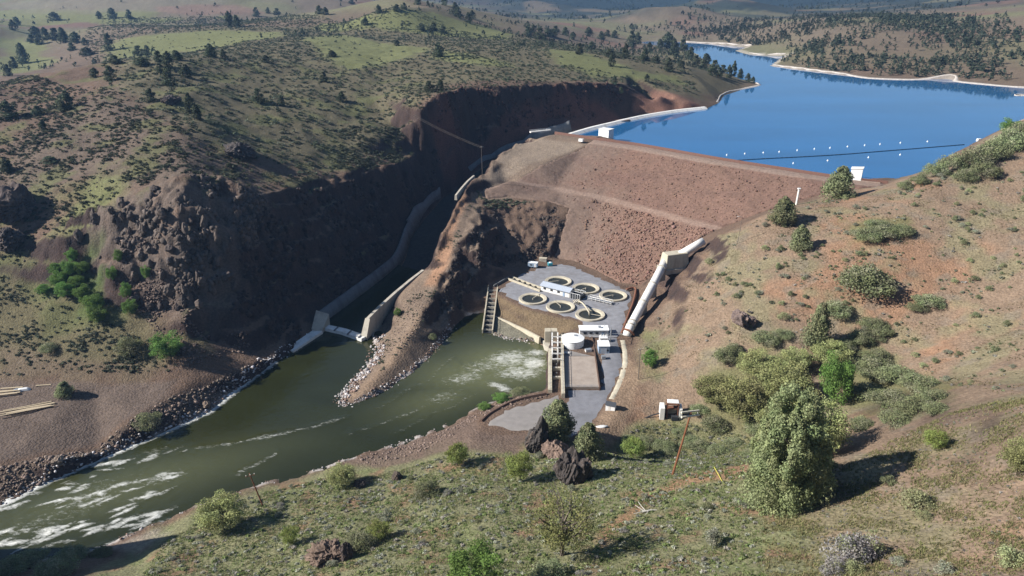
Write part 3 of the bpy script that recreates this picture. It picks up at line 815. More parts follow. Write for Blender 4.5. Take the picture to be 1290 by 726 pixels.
def build_river():
    s = .9
    gx = np.arange(-330, 45, s); gy = np.arange(90, 420, s)
    X, Y = np.meshgrid(gx, gy)
    keep = (RIVER_SDf(X, Y) > -7)
    foam = np.zeros(X.shape); silt = np.zeros(X.shape); wave = np.zeros(X.shape)
    def spot(px, py, rx, ry, k, rot=0.0, what='f'):
        c = W(px, py, 0)
        dx, dy = X - c[0], Y - c[1]
        ca, sa = math.cos(rot), math.sin(rot)
        u, v = (dx * ca + dy * sa) / rx, (-dx * sa + dy * ca) / ry
        g = np.exp(-(u * u + v * v))
        if what == 'f': np.maximum(foam, g ** .8 * k, out=foam)
        else: np.maximum(silt, g * k, out=silt)
    fl = math.radians(30)
    # rapids at the left
    rp = random.Random(12)
    RAPIDS = [(140,615,24,9,.40,fl),(95,640,28,9,.40,fl),(45,660,30,10,.40,fl),(-60,690,30,14,.4,fl),(205,602,10,5,.5,fl),(190,570,9,3.5,.45,fl)]
    for x0_, y0_, x1_, y1_, n_ in ((230,597,60,640,26),(215,615,150,645,8),(235,570,175,580,7),(200,648,110,672,16),(120,660,0,672,14),(90,676,10,690,10),(60,615,0,640,8),(150,585,60,625,12)):
        for _ in range(n_):
            t_ = rp.random(); RAPIDS.append((x0_ + (x1_ - x0_) * t_ + rp.uniform(-14, 14), y0_ + (y1_ - y0_) * t_ + rp.uniform(-7, 7), rp.uniform(2.0, 8.0), rp.uniform(.6, 1.7), rp.uniform(.48, .74), fl + rp.uniform(-.5, .35)))
    for a in RAPIDS: spot(*a)
    # outfall of the power house
    for a in ((672,458,8,8,.66,0),(642,452,15,11,.58,.4),(655,470,16,10,.55,0),(612,462,19,10,.47,.3),(675,445,7,5,.60,0),(630,488,3.5,9,.62,.9),(585,477,15,9,.48,.4),(560,500,16,8,.42,.5)): spot(*a)
    for a in ((645,458,26,20,1,0),(605,472,28,18,.8,0),(560,500,25,12,.5,.5)): spot(*a, what='s')
    for a in ((140,620,50,14,.5,fl),): spot(*a, what='s')
    # drifting lines of foam
    for ln, k in ((((430,528),(395,538),(360,545),(320,553),(290,560),(250,566)), .46), (((345,572),(320,588),(300,598)), .46), (((560,505),(520,520),(480,535),(440,548)), .40),
                  (((570,450),(540,480),(500,500),(470,520)), .38), (((480,430),(520,440),(560,440)), .36), (((600,495),(560,515),(500,545)), .38)):
        d = pdist([W(a, b, 0) for a, b in ln], X + 2.5 * fbm(X / 9, Y / 9, 3, 301), Y + 2.5 * fbm(X / 9, Y / 9, 3, 302))
        np.maximum(foam, k * np.exp(-(d / 2.0) ** 2), out=foam)
    # along the banks
    d = pdist([p for p in BANK_L[:10]], X, Y)
    np.maximum(foam, (.78 - .06 * np.clip((X + 150) / 40, 0, 3)) * np.exp(-(d / 2.9) ** 2), out=foam)
    d = pdist([p for p in BANK_R[3:10]], X, Y)
    np.maximum(foam, .46 * np.exp(-(d / 2.2) ** 2), out=foam)
    amp = np.clip(foam * 1.4, 0, 1)
    Z = .02 + .05 * fbm(X / 3, Y / 3, 3, 305) + amp * (.50 * ridged((X * .87 + Y * .5) / 4.5, (Y * .87 - X * .5) / 1.9, 3, 307)) 
    idx = -np.ones(X.shape, int); idx[keep] = np.arange(keep.sum())
    q = np.stack([idx[:-1, :-1], idx[:-1, 1:], idx[1:, 1:], idx[1:, :-1]], -1).reshape(-1, 4)
    q = q[(q >= 0).all(1)]
    me = np_mesh('river', np.stack([X, Y, Z], -1)[keep], q, np.stack([foam, silt, foam * 0], -1)[keep], True)
    tag(obj('river', me, M_RIVER), kind='structure')

def RIVER_SDf(x, y): return sdist(RIVER_POLY, x, y)
build_river()

def build_lake():
    P = [Vector((p[0], p[1])) for p in LAKE_POLY]
    c = Vector((230, 700))
    out = []
    n = len(P)
    for i, p in enumerate(P):
        a, b = P[i - 1], P[(i + 1) % n]
        d = (b - a).normalized(); nr = Vector((d.y, -d.x))
        # the sheet runs on a little way under the banks
        q = p + nr * 6
        if sdist(LAKE_POLY, np.array([q.x]), np.array([q.y]))[0] > 0: q = p - nr * 6
        if i < len(WEIR) or i >= n - 2: q = p
        out.append(q)
    me = bpy.data.meshes.new('lake')
    v, e, f, *_ = delaunay_2d_cdt(out, [(i, (i + 1) % n) for i in range(n)], [], 1, 1e-4)
    me.from_pydata([(p.x, p.y, WATER_HI) for p in v], [], [list(t) for t in f])
    o = obj('lake', me, M_LAKE); tag(o, kind='structure')
build_lake()

# bleached stones along the far shore: a narrow beach
M_SHORE = mat('bleached_shore', (.50, .45, .40), .95, var=.35, scale=.5, bump=.2)
def beach(ln, wdt, name='beach'):
    P = smooth_line([(p[0], p[1]) for p in ln], 5)
    P = [p for p in P]
    V, Fq = [], []
    for i, p in enumerate(P):
        d = P[min(i + 1, len(P) - 1)] - P[max(i - 1, 0)]; d = d / (np.hypot(*d) + 1e-9)
        nr = np.array((d[1], -d[0]))
        q = p + nr * 4
        if sdist(LAKE_POLY, np.array([q[0]]), np.array([q[1]]))[0] > 0: nr = -nr
        w_ = wdt * (1 + .45 * float(fbm(np.array([i / 2.3]), np.array([.5]), 2, 333)[0]))
        for a, dz in ((-3, -.8), (0, .12), (w_ * .5, .7), (w_, .9), (w_ + 1, -1.2)):
            u = p + nr * a
            g = WATER_HI + dz if a <= 0 else max(WATER_HI + dz, h1(u[0], u[1]) + (.35 if a < w_ + .5 else -.6))
            V.append((u[0], u[1], g))
        if i:
            b = i * 5
            for k in range(4): Fq.append((b - 5 + k, b + k, b + k + 1, b - 4 + k))
    o = obj(name, np_mesh(name, V, Fq, None, True), M_SHORE); tag(o, kind='structure')
beach([W(*p, 46) for p in ((1420,120),(1290,111),(1240,107),(1203,103),(1197,99),(1150,101),(1093,99),(1060,94),(1027,90),(995,86),(972,83))], 4)
beach([W(*p, 46) for p in ((998,71),(965,70),(942,68))], 4)
beach([W(*p, 46) for p in ((944,60),(903,56),(860,53))], 5)
beach([W(*p, 46) for p in ((905,130),(912,120),(935,113),(958,107.5),(948,103))], 1.6)
beach([W(*p, 46) for p in ((1278,119),(1290,121),(1400,117))], 7)
# ---------------------------------------------------------------- rocks
_t = (1 + 5 ** .5) / 2
ICO_V = np.array([(-1,_t,0),(1,_t,0),(-1,-_t,0),(1,-_t,0),(0,-1,_t),(0,1,_t),(0,-1,-_t),(0,1,-_t),(_t,0,-1),(_t,0,1),(-_t,0,-1),(-_t,0,1)]) / math.sqrt(1 + _t * _t)
ICO_F = np.array([(0,11,5),(0,5,1),(0,1,7),(0,7,10),(0,10,11),(1,5,9),(5,11,4),(11,10,2),(10,7,6),(7,1,8),(3,9,4),(3,4,2),(3,2,6),(3,6,8),(3,8,9),(4,9,5),(2,4,11),(6,2,10),(8,6,7),(9,8,1)])

def rock_mass(x, y, z, size, cols, seed=1, flat=.75):
    """many broken stones as arrays"""
    rg = np.random.default_rng(seed)
    n = len(x)
    V = ICO_V[None] * rg.uniform(.62, 1.2, (n, 12, 1))
    V = V * (rg.uniform(.65, 1.3, (n, 1, 3)) * np.array([1, 1, flat]))
    a = rg.uniform(0, 6.28, n); ca, sa = np.cos(a), np.sin(a)
    t = rg.uniform(-.5, .5, n); ct, st = np.cos(t), np.sin(t)
    X, Y, Z = V[..., 0], V[..., 1], V[..., 2]
    Y, Z = Y * ct[:, None] - Z * st[:, None], Y * st[:, None] + Z * ct[:, None]
    X, Y = X * ca[:, None] - Y * sa[:, None], X * sa[:, None] + Y * ca[:, None]
    s = np.asarray(size)[:, None] * .5
    P = np.stack([X * s + np.asarray(x)[:, None], Y * s + np.asarray(y)[:, None], Z * s + np.asarray(z)[:, None]], -1).reshape(-1, 3)
    Fc = (ICO_F[None] + 12 * np.arange(n)[:, None, None]).reshape(-1, 3)
    C = np.repeat(np.asarray(cols), 12, 0) * rg.uniform(.92, 1.08, (n * 12, 1))
    return P, Fc, C

M_ROCK = mat('broken_rock', attr='Col', rough=.92, var=.25, scale=2.0, bump=.12, spec=.2)
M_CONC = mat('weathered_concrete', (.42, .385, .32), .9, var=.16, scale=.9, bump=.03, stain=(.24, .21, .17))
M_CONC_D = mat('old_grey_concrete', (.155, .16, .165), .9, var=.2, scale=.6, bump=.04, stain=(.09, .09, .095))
M_CONC_W = mat('white_concrete', (.72, .70, .66), .85, var=.10, scale=.8, bump=.03, stain=(.5, .47, .42))
M_WHITE = mat('white_paint', (.80, .80, .79), .5, var=.05, scale=2, bump=.01)
M_RUST = mat('rusty_steel', (.17, .075, .045), .85, var=.35, scale=3, bump=.03)
M_WALLCREST = mat('red_brown_sheet_wall', (.16, .085, .065), .85, var=.25, scale=2, bump=.05)
M_DARK = mat('dark_opening', (.03, .032, .036), .8, var=.2, scale=2, bump=.02)
M_STEEL = mat('galvanised_steel', (.42, .44, .46), .45, metal=.6, var=.12, scale=3, bump=.01)
M_TRACK = mat('gravel_track', (.27, .20, .16), .95, var=.2, scale=1.2, bump=.1)

# ---------------------------------------------------------------- the dam
def dam_z(x, y):
    r = fbm(x / 1.5, y / 1.5, 2, 401) * .34 + fbm(x / 5, y / 5, 2, 403) * .3
    flatc = sstep(9, 7, pdist([((a[0] + b[0]) / 2, (a[1] + b[1]) / 2) for a, b in zip(CREST[1:], CREST_UP)], x, y))
    flatb = sstep(3.2, 2.2, pdist(BERM, x, y))
    return H(x, y) + .35 + r * (1 - np.maximum(flatc, flatb) * .92) 

DAM_LEFT = [p[:2] for p in DAM_POLY[:11]]
M_DAM = mat('dam_rockfill', attr='Col', rough=.95, var=.3, scale=1.1, bump=.4, bscale=1.6, spec=.15)
def dam_col(x, y, z):
    n = fbm(x / 9, y / 9, 4, 405); f = fbm(x / 1.3, y / 1.3, 2, 407); s = fbm(x / 25 + y / 40, y / 30, 3, 409)
    c = np.stack([.176 + .032 * n, .108 + .016 * n, .081 + .013 * n], -1)
    grey = sstep(46, 6, pdist(DAM_LEFT, x, y) + 18 * n)[..., None]
    c = c * (1 - grey) + np.array((.168, .118, .092)) * grey
    dk = sstep(.05, .4, s)[..., None] * .4
    c = c * (1 - dk) + np.array((.13, .08, .065)) * dk
    cr = sstep(7.5, 6.5, pdist([((a[0] + b[0]) / 2, (a[1] + b[1]) / 2) for a, b in zip(CREST[1:], CREST_UP)], x, y))[..., None]
    c = c * (1 - cr) + np.array((.235, .17, .135)) * cr
    bt = sstep(2.6, 1.2, pdist(BERM, x, y) + n)[..., None] * .6
    c = c * (1 - bt) + np.array((.265, .19, .150)) * bt
    return np.clip(c * (1 + .35 * f[..., None]), .02, .8)
dam = empty('rockfill_dam', (*CREST[4][:2], CREST[4][2]))
tag(dam, 'long reddish rockfill dam with a berm track across its face below the lake', 'dam')
under(dam, patch('embankment', DAM_POLY, 1.15, dam_z, M_DAM, None, 1.6, .38, dam_col))
# coarse stones lying on the face
rg = np.random.default_rng(21)
P = np.array([p[:2] for p in DAM_POLY]); lo, hi = P.min(0), P.max(0)
x = rg.uniform(lo[0], hi[0], 42000); y = rg.uniform(lo[1], hi[1], 42000)
sd = sdist(DAM_POLY, x, y)
dc = pdist([((a[0] + b[0]) / 2, (a[1] + b[1]) / 2) for a, b in zip(CREST[1:], CREST_UP)], x, y)
zz = H(x, y)
pb = np.where(zz < 31, .8, .30) * sstep(4, 40, pdist(DAM_LEFT, x, y))
k = (sd > 1) & (dc > 8.5) & (pdist(BERM, x, y) > 3) & (rg.uniform(0, 1, len(x)) < pb) & (zz < 49.5)
x, y = x[k], y[k]; zz = dam_z(x, y)
sz = rg.gamma(3.0, .17, len(x)) + .3; sz *= np.where(zz < 31, 1.15, .75)
sz = np.where(rg.uniform(0, 1, len(sz)) < .05, sz * 1.5, sz); cc = np.array((.172, .104, .078)) * rg.uniform(.65, 1.45, (len(x), 1)) * rg.uniform(.93, 1.07, (len(x), 3))
v, f, c = rock_mass(x, y, zz + sz * .1, sz, cc, 5)
o = obj('rockfill', np_mesh('rockfill', v, f, c), M_ROCK); under(dam, o); tag(o, kind='stuff')
M_CONC_SHADE = mat('shade_darkened_concrete', (.050, .046, .042), 1.0, var=.3, scale=.5, bump=.05, spec=.03)  # darker concrete for the chute floor: the gorge shade is put into its colour
# the sheet wall along the upstream edge
cw = [(p[0], p[1], p[2] + 1.7) for p in smooth_line(CREST_UP, 6)]
under(dam, MB().wall(cw, .35, 49.6).build('crest_wall', M_WALLCREST))
m = MB()
for p in cw[::2]: m.box((p[0] + .1, p[1] + .1, 49.8), (.5, .5, 2.0), math.radians(-40))
m.build_each('wall_rib', M_WALLCREST, None, dam)

# ---------------------------------------------------------------- spillway
weir = empty('spillway_weir', WEIR[3]); tag(weir, 'white curved concrete overflow weir between the lake and the dark red cut', 'weir')
ws = smooth_line([np.array(p) for p in WEIR], 5)
mb = MB()
rows = []
for i, p in enumerate(ws):
    d = ws[min(i + 1, len(ws) - 1)] - ws[max(i - 1, 0)]; d = d / np.linalg.norm(d); nr = np.array((d[1], -d[0], 0))   # towards the lake
    rows.append([mb.bm.verts.new(tuple(p + nr * a + np.array((0, 0, h)))) for a, h in ((5.5, -2.5), (3.6, .1), (1.0, 1.7), (-1.4, 1.7), (-3.2, .2), (-5.0, -2.6), (-6.2, -6.5), (-4.5, -9))])
for A, B in zip(rows[:-1], rows[1:]):
    for q in range(7): mb.bm.faces.new((A[q], A[q + 1], B[q + 1], B[q]))
mb.bm.faces.new(rows[0]); mb.bm.faces.new(rows[-1][::-1])
under(weir, mb.build('weir_crest', M_CONC_W))
a = W(780, 153, 46.0)
under(weir, MB().box((a[0] + 3, a[1] - 1, 43), (12, 7, 4.4), math.radians(40), top=(.9, .85)).build('pier', M_TRACK))
a = W(699, 166, 47)
brg = empty('footbridge', (a[0], a[1], 50)); tag(brg, 'low white railed footbridge at the left end of the dam crest', 'footbridge')
mb = MB().wall([W(668,166,51) , W(693,163.5,51)], 2.2, 50.2); under(brg, mb.build('deck', M_CONC_W))
mb = MB()
for s in (-1.0, 1.0):
    A, B = Vector(W(668,166,51)), Vector(W(693,163.5,51)); d = (B - A).normalized(); nr = Vector((-d.y, d.x, 0)) * s
    for h in (.55, 1.1): mb.tube([A + nr + Vector((0, 0, h)), B + nr + Vector((0, 0, h))], .06, 5)
    for q in range(8): c = A.lerp(B, q / 7) + nr; mb.tube([c, c + Vector((0, 0, 1.1))], .06, 5)
under(brg, mb.build('railing', M_WHITE))

chute = empty('spillway_chute', (*CH_L[1][:2], 0)); tag(chute, 'long grey concrete spillway chute running down the shaded gorge to the river', 'spillway')
# floor
nS = 60
def along(pts, n=nS):
    P = np.array(smooth_line(pts, 12)); s = np.concatenate([[0], np.cumsum(np.linalg.norm(np.diff(P[:, :2], axis=0), axis=1))])
    t = np.linspace(0, s[-1], n); return np.stack([np.interp(t, s, P[:, q]) for q in range(3)], -1)
LFT, RGT = along(CH_L), along(CH_R)
V, Fq = [], []
for i in range(nS):
    for q in range(6):
        p = LFT[i] * (1 - q / 5) + RGT[i] * q / 5; V.append((p[0], p[1], max(p[2], -2.5) + .1))
    if i:
        b = i * 6
        for q in range(5): Fq.append((b - 6 + q, b - 5 + q, b + 1 + q, b + q))
under(chute, obj('floor', np_mesh('floor', V, Fq), M_CONC_SHADE))
# left lining: a sloping slab against the rock with a ragged upper edge
def lining(name, base, i0, i1, out, hts, mtl, th=.7, rag=0.0):
    V, Fq = [], []
    rg2 = np.random.default_rng(3)
    for j, i in enumerate(range(i0, i1)):
        d = base[min(i + 1, nS - 1)] - base[max(i - 1, 0)]; d = d / np.linalg.norm(d); nr = np.array((-d[1], d[0], 0)) * out
        h = hts(i / (nS - 1)) + (rg2.uniform(-rag, rag) if rag else 0)
        b0 = base[i].copy(); b0[2] = max(b0[2], -2.5)
        t = b0 + nr * (h * .42) + np.array((0, 0, h))
        for q in (b0 + np.array((0, 0, -.8)) - nr * .1, t - nr * th, t + nr * .4, b0 + nr * (th + .6) + np.array((0, 0, -.8))): V.append(tuple(q))
        if j:
            b = j * 4
            for q in range(4): Fq.append((b - 4 + q, b - 4 + (q + 1) % 4, b + (q + 1) % 4, b + q))
    e = len(V) - 4
    Fq += [(0, 1, 2, 3), (e + 3, e + 2, e + 1, e)]
    return under(chute, obj(name, np_mesh(name, V, Fq), mtl))
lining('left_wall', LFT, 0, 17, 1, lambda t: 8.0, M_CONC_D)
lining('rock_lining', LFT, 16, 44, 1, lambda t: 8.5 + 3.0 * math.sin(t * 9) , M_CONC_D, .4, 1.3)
# right wall: free standing at its lower end
rw = [W(463, 401, 8.6), W(478, 386, 9.6), W(498, 368, 10.8), W(516, 353, 12), W(533, 340, 13.4)]
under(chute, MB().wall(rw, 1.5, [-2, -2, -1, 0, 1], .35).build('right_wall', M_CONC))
a, b = Vector(rw[0]), Vector(rw[1]); d = (a - b); d.z = 0; d.normalize(); nr = Vector((-d.y, d.x, 0))
mb = MB().prism([tuple(a + nr * 1.2), tuple(a + nr * 1.5 + d * 4.6), tuple(a - nr * 1.5 + d * 4.6), tuple(a - nr * 1.2)][::1], -2.5, [8.5, 1.6, 1.6, 8.5])
under(chute, mb.build('buttress', M_CONC))
a = Vector(W(402, 393, 8)); 
mb = MB().prism([(a.x - 1.6, a.y + 1, 0), (a.x - 2.6, a.y - 6, 0), (a.x + 2.2, a.y - 7, 0), (a.x + 4.2, a.y + 1, 0)], -2.5, [8.4, 2.2, .9, 6.4])
under(chute, mb.build('buttress', M_CONC))
# upper right lining catching the sun
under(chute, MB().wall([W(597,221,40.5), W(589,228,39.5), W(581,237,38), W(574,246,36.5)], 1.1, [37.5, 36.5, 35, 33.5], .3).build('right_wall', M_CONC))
# end sill
sl = [W(410, 411, 1.5), W(433, 416, 1.5), W(459, 425, 1.5)]
under(chute, MB().wall(sl, 3.6, -2.5, .6).build('end_sill', M_CONC_W))
mb = MB()
for t in (.28, .62, .9):
    p = Vector(sl[0]).lerp(Vector(sl[2]), t); mb.box((p.x, p.y, 1.4), (.6, 3.9, .5), math.radians(-15))
mb.build_each('sill_rib', M_CONC_D, None, chute)
ap = MB().wall([W(364, 441, .9), W(382, 429, 1.1), W(401, 416, 1.4)], 4.6, -1.5, .3).build('apron_wall', M_CONC_W)
tag(ap, 'flat white concrete training wall at the water line left of the spillway end', 'wall')

# riprap and stones along the waterlines
def scatter_rocks(name, polypx, n, smin, smax, colf, seed, world=None, dens=None, sink=.1):
    poly = world or hp(*polypx)
    rg3 = np.random.default_rng(seed)
    P = np.array([p[:2] for p in poly]); lo, hi = P.min(0), P.max(0)
    x = rg3.uniform(lo[0], hi[0], n * 6); y = rg3.uniform(lo[1], hi[1], n * 6)
    k = sdist(poly, x, y) > 0
    if dens is not None: k &= rg3.uniform(0, 1, len(x)) < dens(x, y)
    x, y = x[k][:n], y[k][:n]
    sz = smin + (smax - smin) * rg3.beta(1.3, 4, len(x))
    z = np.maximum(H(x, y), -.3) + sz * sink
    v, f, c = rock_mass(x, y, z, sz, colf(x, y, rg3), seed)
    o = obj(name, np_mesh(name, v, f, c), M_ROCK); tag(o, kind='stuff'); return o
brown = lambda x, y, r: np.array((.20, .152, .122)) * r.uniform(.55, 1.5, (len(x), 1)) * r.uniform(.95, 1.05, (len(x), 3))
white = lambda x, y, r: np.array((.56, .53, .53)) * r.uniform(.55, 1.35, (len(x), 1))
tipc = lambda x, y, r: np.where((r.uniform(0, 1, (len(x), 1)) < .6), np.array((.44, .41, .40)), np.array((.22, .15, .12))) * r.uniform(.6, 1.3, (len(x), 1))
scatter_rocks('riprap', ((-80,610),(0,588),(115,568),(240,492),(330,455),(370,437),(390,424),(345,457),(262,520),(130,577),(0,637),(-80,665)), 3200, .3, 2.3, brown, 31)
scatter_rocks('shore_stones', None, 2100, .4, 1.9, white, 32, world=ribbon([p[:2] for p in BANK_L[2:12]], 4.6))
scatter_rocks('shore_stones', ((470,425),(486,420),(484,445),(466,470),(448,494),(430,513),(422,500),(440,482),(458,462)), 430, .5, 2.4, tipc, 33)
scatter_rocks('shore_stones', None, 650, .35, 1.6, tipc, 34, world=ribbon([p[:2] for p in TAIL[6:17]], 4.0))
scatter_rocks('shore_stones', None, 420, .3, 1.4, tipc, 35, world=ribbon([p[:2] for p in BANK_R[5:18]], 3.0))
scatter_rocks('riprap', ((450,578),(545,548),(600,520),(640,503),(690,497),(690,500),(600,530),(560,556),(470,588)), 800, .3, 1.5, lambda x, y, r: np.array((.19, .14, .115)) * r.uniform(.6, 1.5, (len(x), 1)), 36)
scatter_rocks('scree', ((150,300),(200,300),(210,380),(290,400),(330,450),(240,460),(160,380)), 1200, .4, 2.2, lambda x, y, r: np.array((.15, .11, .09)) * r.uniform(.5, 1.4, (len(x), 1)), 37, dens=lambda x, y: sstep(-.1, .3, fbm(x / 12, y / 12, 3, 501)))
scatter_rocks('scree', ((480,440),(500,400),(525,372),(545,372),(540,400),(510,440),(490,455)), 420, .3, 1.4, brown, 38)
scatter_rocks('shore_stones', None, 260, .4, 1.5, tipc, 39, world=ribbon([W(612,418,0)[:2], W(640,428,0)[:2], W(688,434,0)[:2]], 3.0))

# broken rock clinging to the cuts and the bluff
def cliff_rock(polypx, n, smin, smax, col, seed, s0=.55, clump=-.05):
    poly = [W(*p)[:2] for p in polypx]
    rg4 = np.random.default_rng(seed)
    P = np.array(poly); lo, hi = P.min(0), P.max(0)
    x = rg4.uniform(lo[0], hi[0], n * 14); y = rg4.uniform(lo[1], hi[1], n * 14)
    e = 1.5
    s = np.hypot(H(x + e, y) - H(x - e, y), H(x, y + e) - H(x, y - e)) / (2 * e)
    k = (fbm(x / 13, y / 13, 3, seed) > clump) & (sdist(poly, x, y) > 0) & (rg4.uniform(0, 1, len(x)) < sstep(s0, s0 + .35, s)) & (pdist([((a[0] + b[0]) / 2, (a[1] + b[1]) / 2) for a, b in zip(CH_L, CH_R)], x, y) > 17) & (RIVER_SD_at(x, y) < -2) & (sdist(PAD, x, y) < -1)
    x, y = x[k][:n], y[k][:n]
    sz = smin + (smax - smin) * rg4.beta(1.2, 3, len(x))
    v, f, c = rock_mass(x, y, H(x, y) - sz * .12, sz, np.array(col) * rg4.uniform(.5, 1.5, (len(x), 1)), seed, 1.25)
    o = obj('cliff_rock', np_mesh('cliff_rock', v, f, c), M_ROCK); tag(o, kind='stuff')
def RIVER_SD_at(x, y): return sdist(RIVER_POLY, x, y)
cliff_rock(((90,310,42),(150,250,60),(260,235,60),(335,243,56),(330,290,44),(305,360,25),(290,410,14),(225,400,20),(150,360,28)), 1300, .7, 4.4, (.092, .073, .062), 141, .5, .06)
cliff_rock(((335,243,56),(390,228,53),(440,218,50),(500,208,47),(530,190,50),(546,126,78),(-20,570,40),(-50,500,15),(-70,400,6),(-95,300,3),(300,460,5),(290,380,22)) if False else ((335,243,56),(390,228,53),(440,218,50),(500,208,47),(530,190,50),(546,126,78),(560,240,18),(498,337,2),(411,406,2),(330,455,3),(290,400,18)), 2400, .8, 3.8, (.050, .036, .031), 142, .6)  # gorge wall rock, shade darkened into its colour
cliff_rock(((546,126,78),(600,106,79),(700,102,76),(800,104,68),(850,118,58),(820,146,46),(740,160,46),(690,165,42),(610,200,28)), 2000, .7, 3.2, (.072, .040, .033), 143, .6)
cliff_rock(((600,250,32),(690,254,30),(714,264,28),(706,300,15),(694,324,9),(626,338,9),(604,356,9),(588,384,2),(560,412,2),(545,400,9),(566,335,20),(584,285,29)), 1100, .5, 2.8, (.068, .054, .046), 144, .5)
# ---------------------------------------------------------------- hatchery and power house
M_PAD = mat('grey_gravel', (.225, .225, .24), .95, var=.22, scale=.45, bump=.05, bscale=5, stain=(.16, .15, .15))
M_ASPH = mat('worn_asphalt', (.19, .19, .205), .92, var=.2, scale=.35, bump=.03, bscale=6, stain=(.13, .13, .135))
M_LOT = mat('pale_gravel_lot', (.235, .215, .20), .95, var=.16, scale=.4, bump=.05, bscale=5)
M_DECK = mat('tan_concrete_deck', (.335, .28, .235), .9, var=.12, scale=.5, bump=.02, stain=(.25, .20, .165))
M_TAN = mat('tan_concrete', (.47, .42, .32), .88, var=.12, scale=1.2, bump=.02, stain=(.3, .26, .2))
M_ROOF = mat('grey_metal_roof', (.42, .46, .52), .5, metal=.15, var=.08, scale=1, bump=.01)
M_BLUE = mat('pale_blue_metal', (.28, .36, .46), .6, var=.1, scale=2, bump=.01)
M_TEAL = mat('teal_paint', (.06, .33, .40), .5, var=.1, scale=2, bump=.01)
M_BLACKROOF = mat('dark_roof', (.05, .055, .065), .8, var=.2, scale=3, bump=.02)
M_WOOD = mat('weathered_timber', (.42, .34, .23), .9, var=.25, scale=3, bump=.03)
M_POLE = mat('brown_pole_wood', (.20, .085, .042), .9, var=.3, scale=2, bump=.02)
M_GREYPOLE = mat('grey_pole_wood', (.12, .10, .085), .9, var=.3, scale=2, bump=.02)
M_PONDW = mat('pond_bed', (.030, .032, .026), .3, var=.4, scale=.8, bump=.02)
M_CURB = mat('brown_curb', (.12, .075, .055), .9, var=.25, scale=2, bump=.02)

top = lambda dz: (lambda x, y: H(x, y) + dz)
PADTOP = [W(*p, PADZ) for p in ((624,366),(650,346.5),(694,329.5),(722,333),(752,346),(778,358.5),(800,367),(791,411),(777,424),(742,424),(736,412),(728,406),(697,396.5),(660,388.5),(632,373))]
o = patch('hatchery_yard', PADTOP, 3, lambda x, y: H(x, y) * 0 + PADZ + .10, M_PAD, None, .5, .2); tag(o, kind='structure')
ROAD = [W(*p, LOTZ) for p in ((754,424),(779,426),(785,440),(787,462),(781,480),(771,500),(760,520),(748,540),(722,560),(700,560),(704,530),(711,489),(754,489))]
o = patch('road', ROAD, 2.5, lambda x, y: H(x, y) + .14, M_ASPH, None, .5, .2); tag(o, kind='structure')
o = patch('gravel_lot', [W(*p, LOTZ) for p in ((608,533),(620,522),(642,511),(664,505),(690,500),(710,491),(703,530),(699,552),(660,546),(634,544),(615,540))], 2.5, lambda x, y: H(x, y) + .10, M_LOT, None, .5, .2); tag(o, kind='structure')
o = patch('footpath', ribbon([W(*p, LOTZ + .3) for p in ((784,430),(787,445),(787.5,458),(783,475),(777,490),(770,503))], 2.2), 1.2, lambda x, y: H(x, y) + .45, M_TAN, None, .5, .1); tag(o, kind='structure')
bm_ = MB().wall([(p[0], p[1], h1(p[0], p[1]) + .9) for p in smooth_line([W(*q, LOTZ) for q in ((606,531),(618,520),(640,508.5),(662,502),(688,497))], 4)], .6, 4.6, .9).build('berm_wall', M_CURB)
tag(bm_, 'low curved brown earth kerb along the river side of the gravel lot', 'kerb')

# six round ponds
names = ['round concrete fish pond nearest the blue and white trailer', 'round concrete fish pond behind the far end of the grey roofed shed', 'round concrete fish pond closest to the long white pipeline',
         'round concrete fish pond nearest the fish ladder', 'round concrete fish pond with greenish murky water in front of the grey roofed shed', 'round concrete fish pond closest to the white flat roofed building']
PC = [(703.3, 354.5), (738, 363.5), (772.5, 372.5), (671.4, 376.5), (706.2, 386.5), (743.5, 396.5)]
proto = None
for i, (px, py) in enumerate(PC):
    c = W(px, py, PADZ + .6)
    if proto is None:
        r = proto = empty('fish_pond', (c[0], c[1], PADZ + .1))
        MB().lathe([(6.9, -.4), (6.9, .7), (6.75, .85), (5.35, .62), (5.15, .5), (5.0, .02)], n=56).build('rim', M_TAN, r)
        MB().lathe([(5.05, .14), (2.0, .10), (0, .10)], n=56).build('pond_water', M_PONDW, r)
        MB().lathe([(.28, 0), (.28, .5), (.16, .6), (.16, .95), (0, .95)], n=12).build('standpipe', M_CONC, r)
        MB().box((0, 3.4, .8), (.3, 6.6, .12)).build('walkway', M_TAN, r)
    else:
        r = proto.copy(); COL.objects.link(r); r.location = (c[0], c[1], PADZ + .1)
        for ch in list(proto.children):
            k = ch.copy(); COL.objects.link(k); k.parent = r
    r.rotation_euler = (0, 0, [1.9, 2.4, 2.0, -.6, .4, -2.0][i])
    tag(r, names[i], 'fish pond', 'round fish ponds on the hatchery yard')

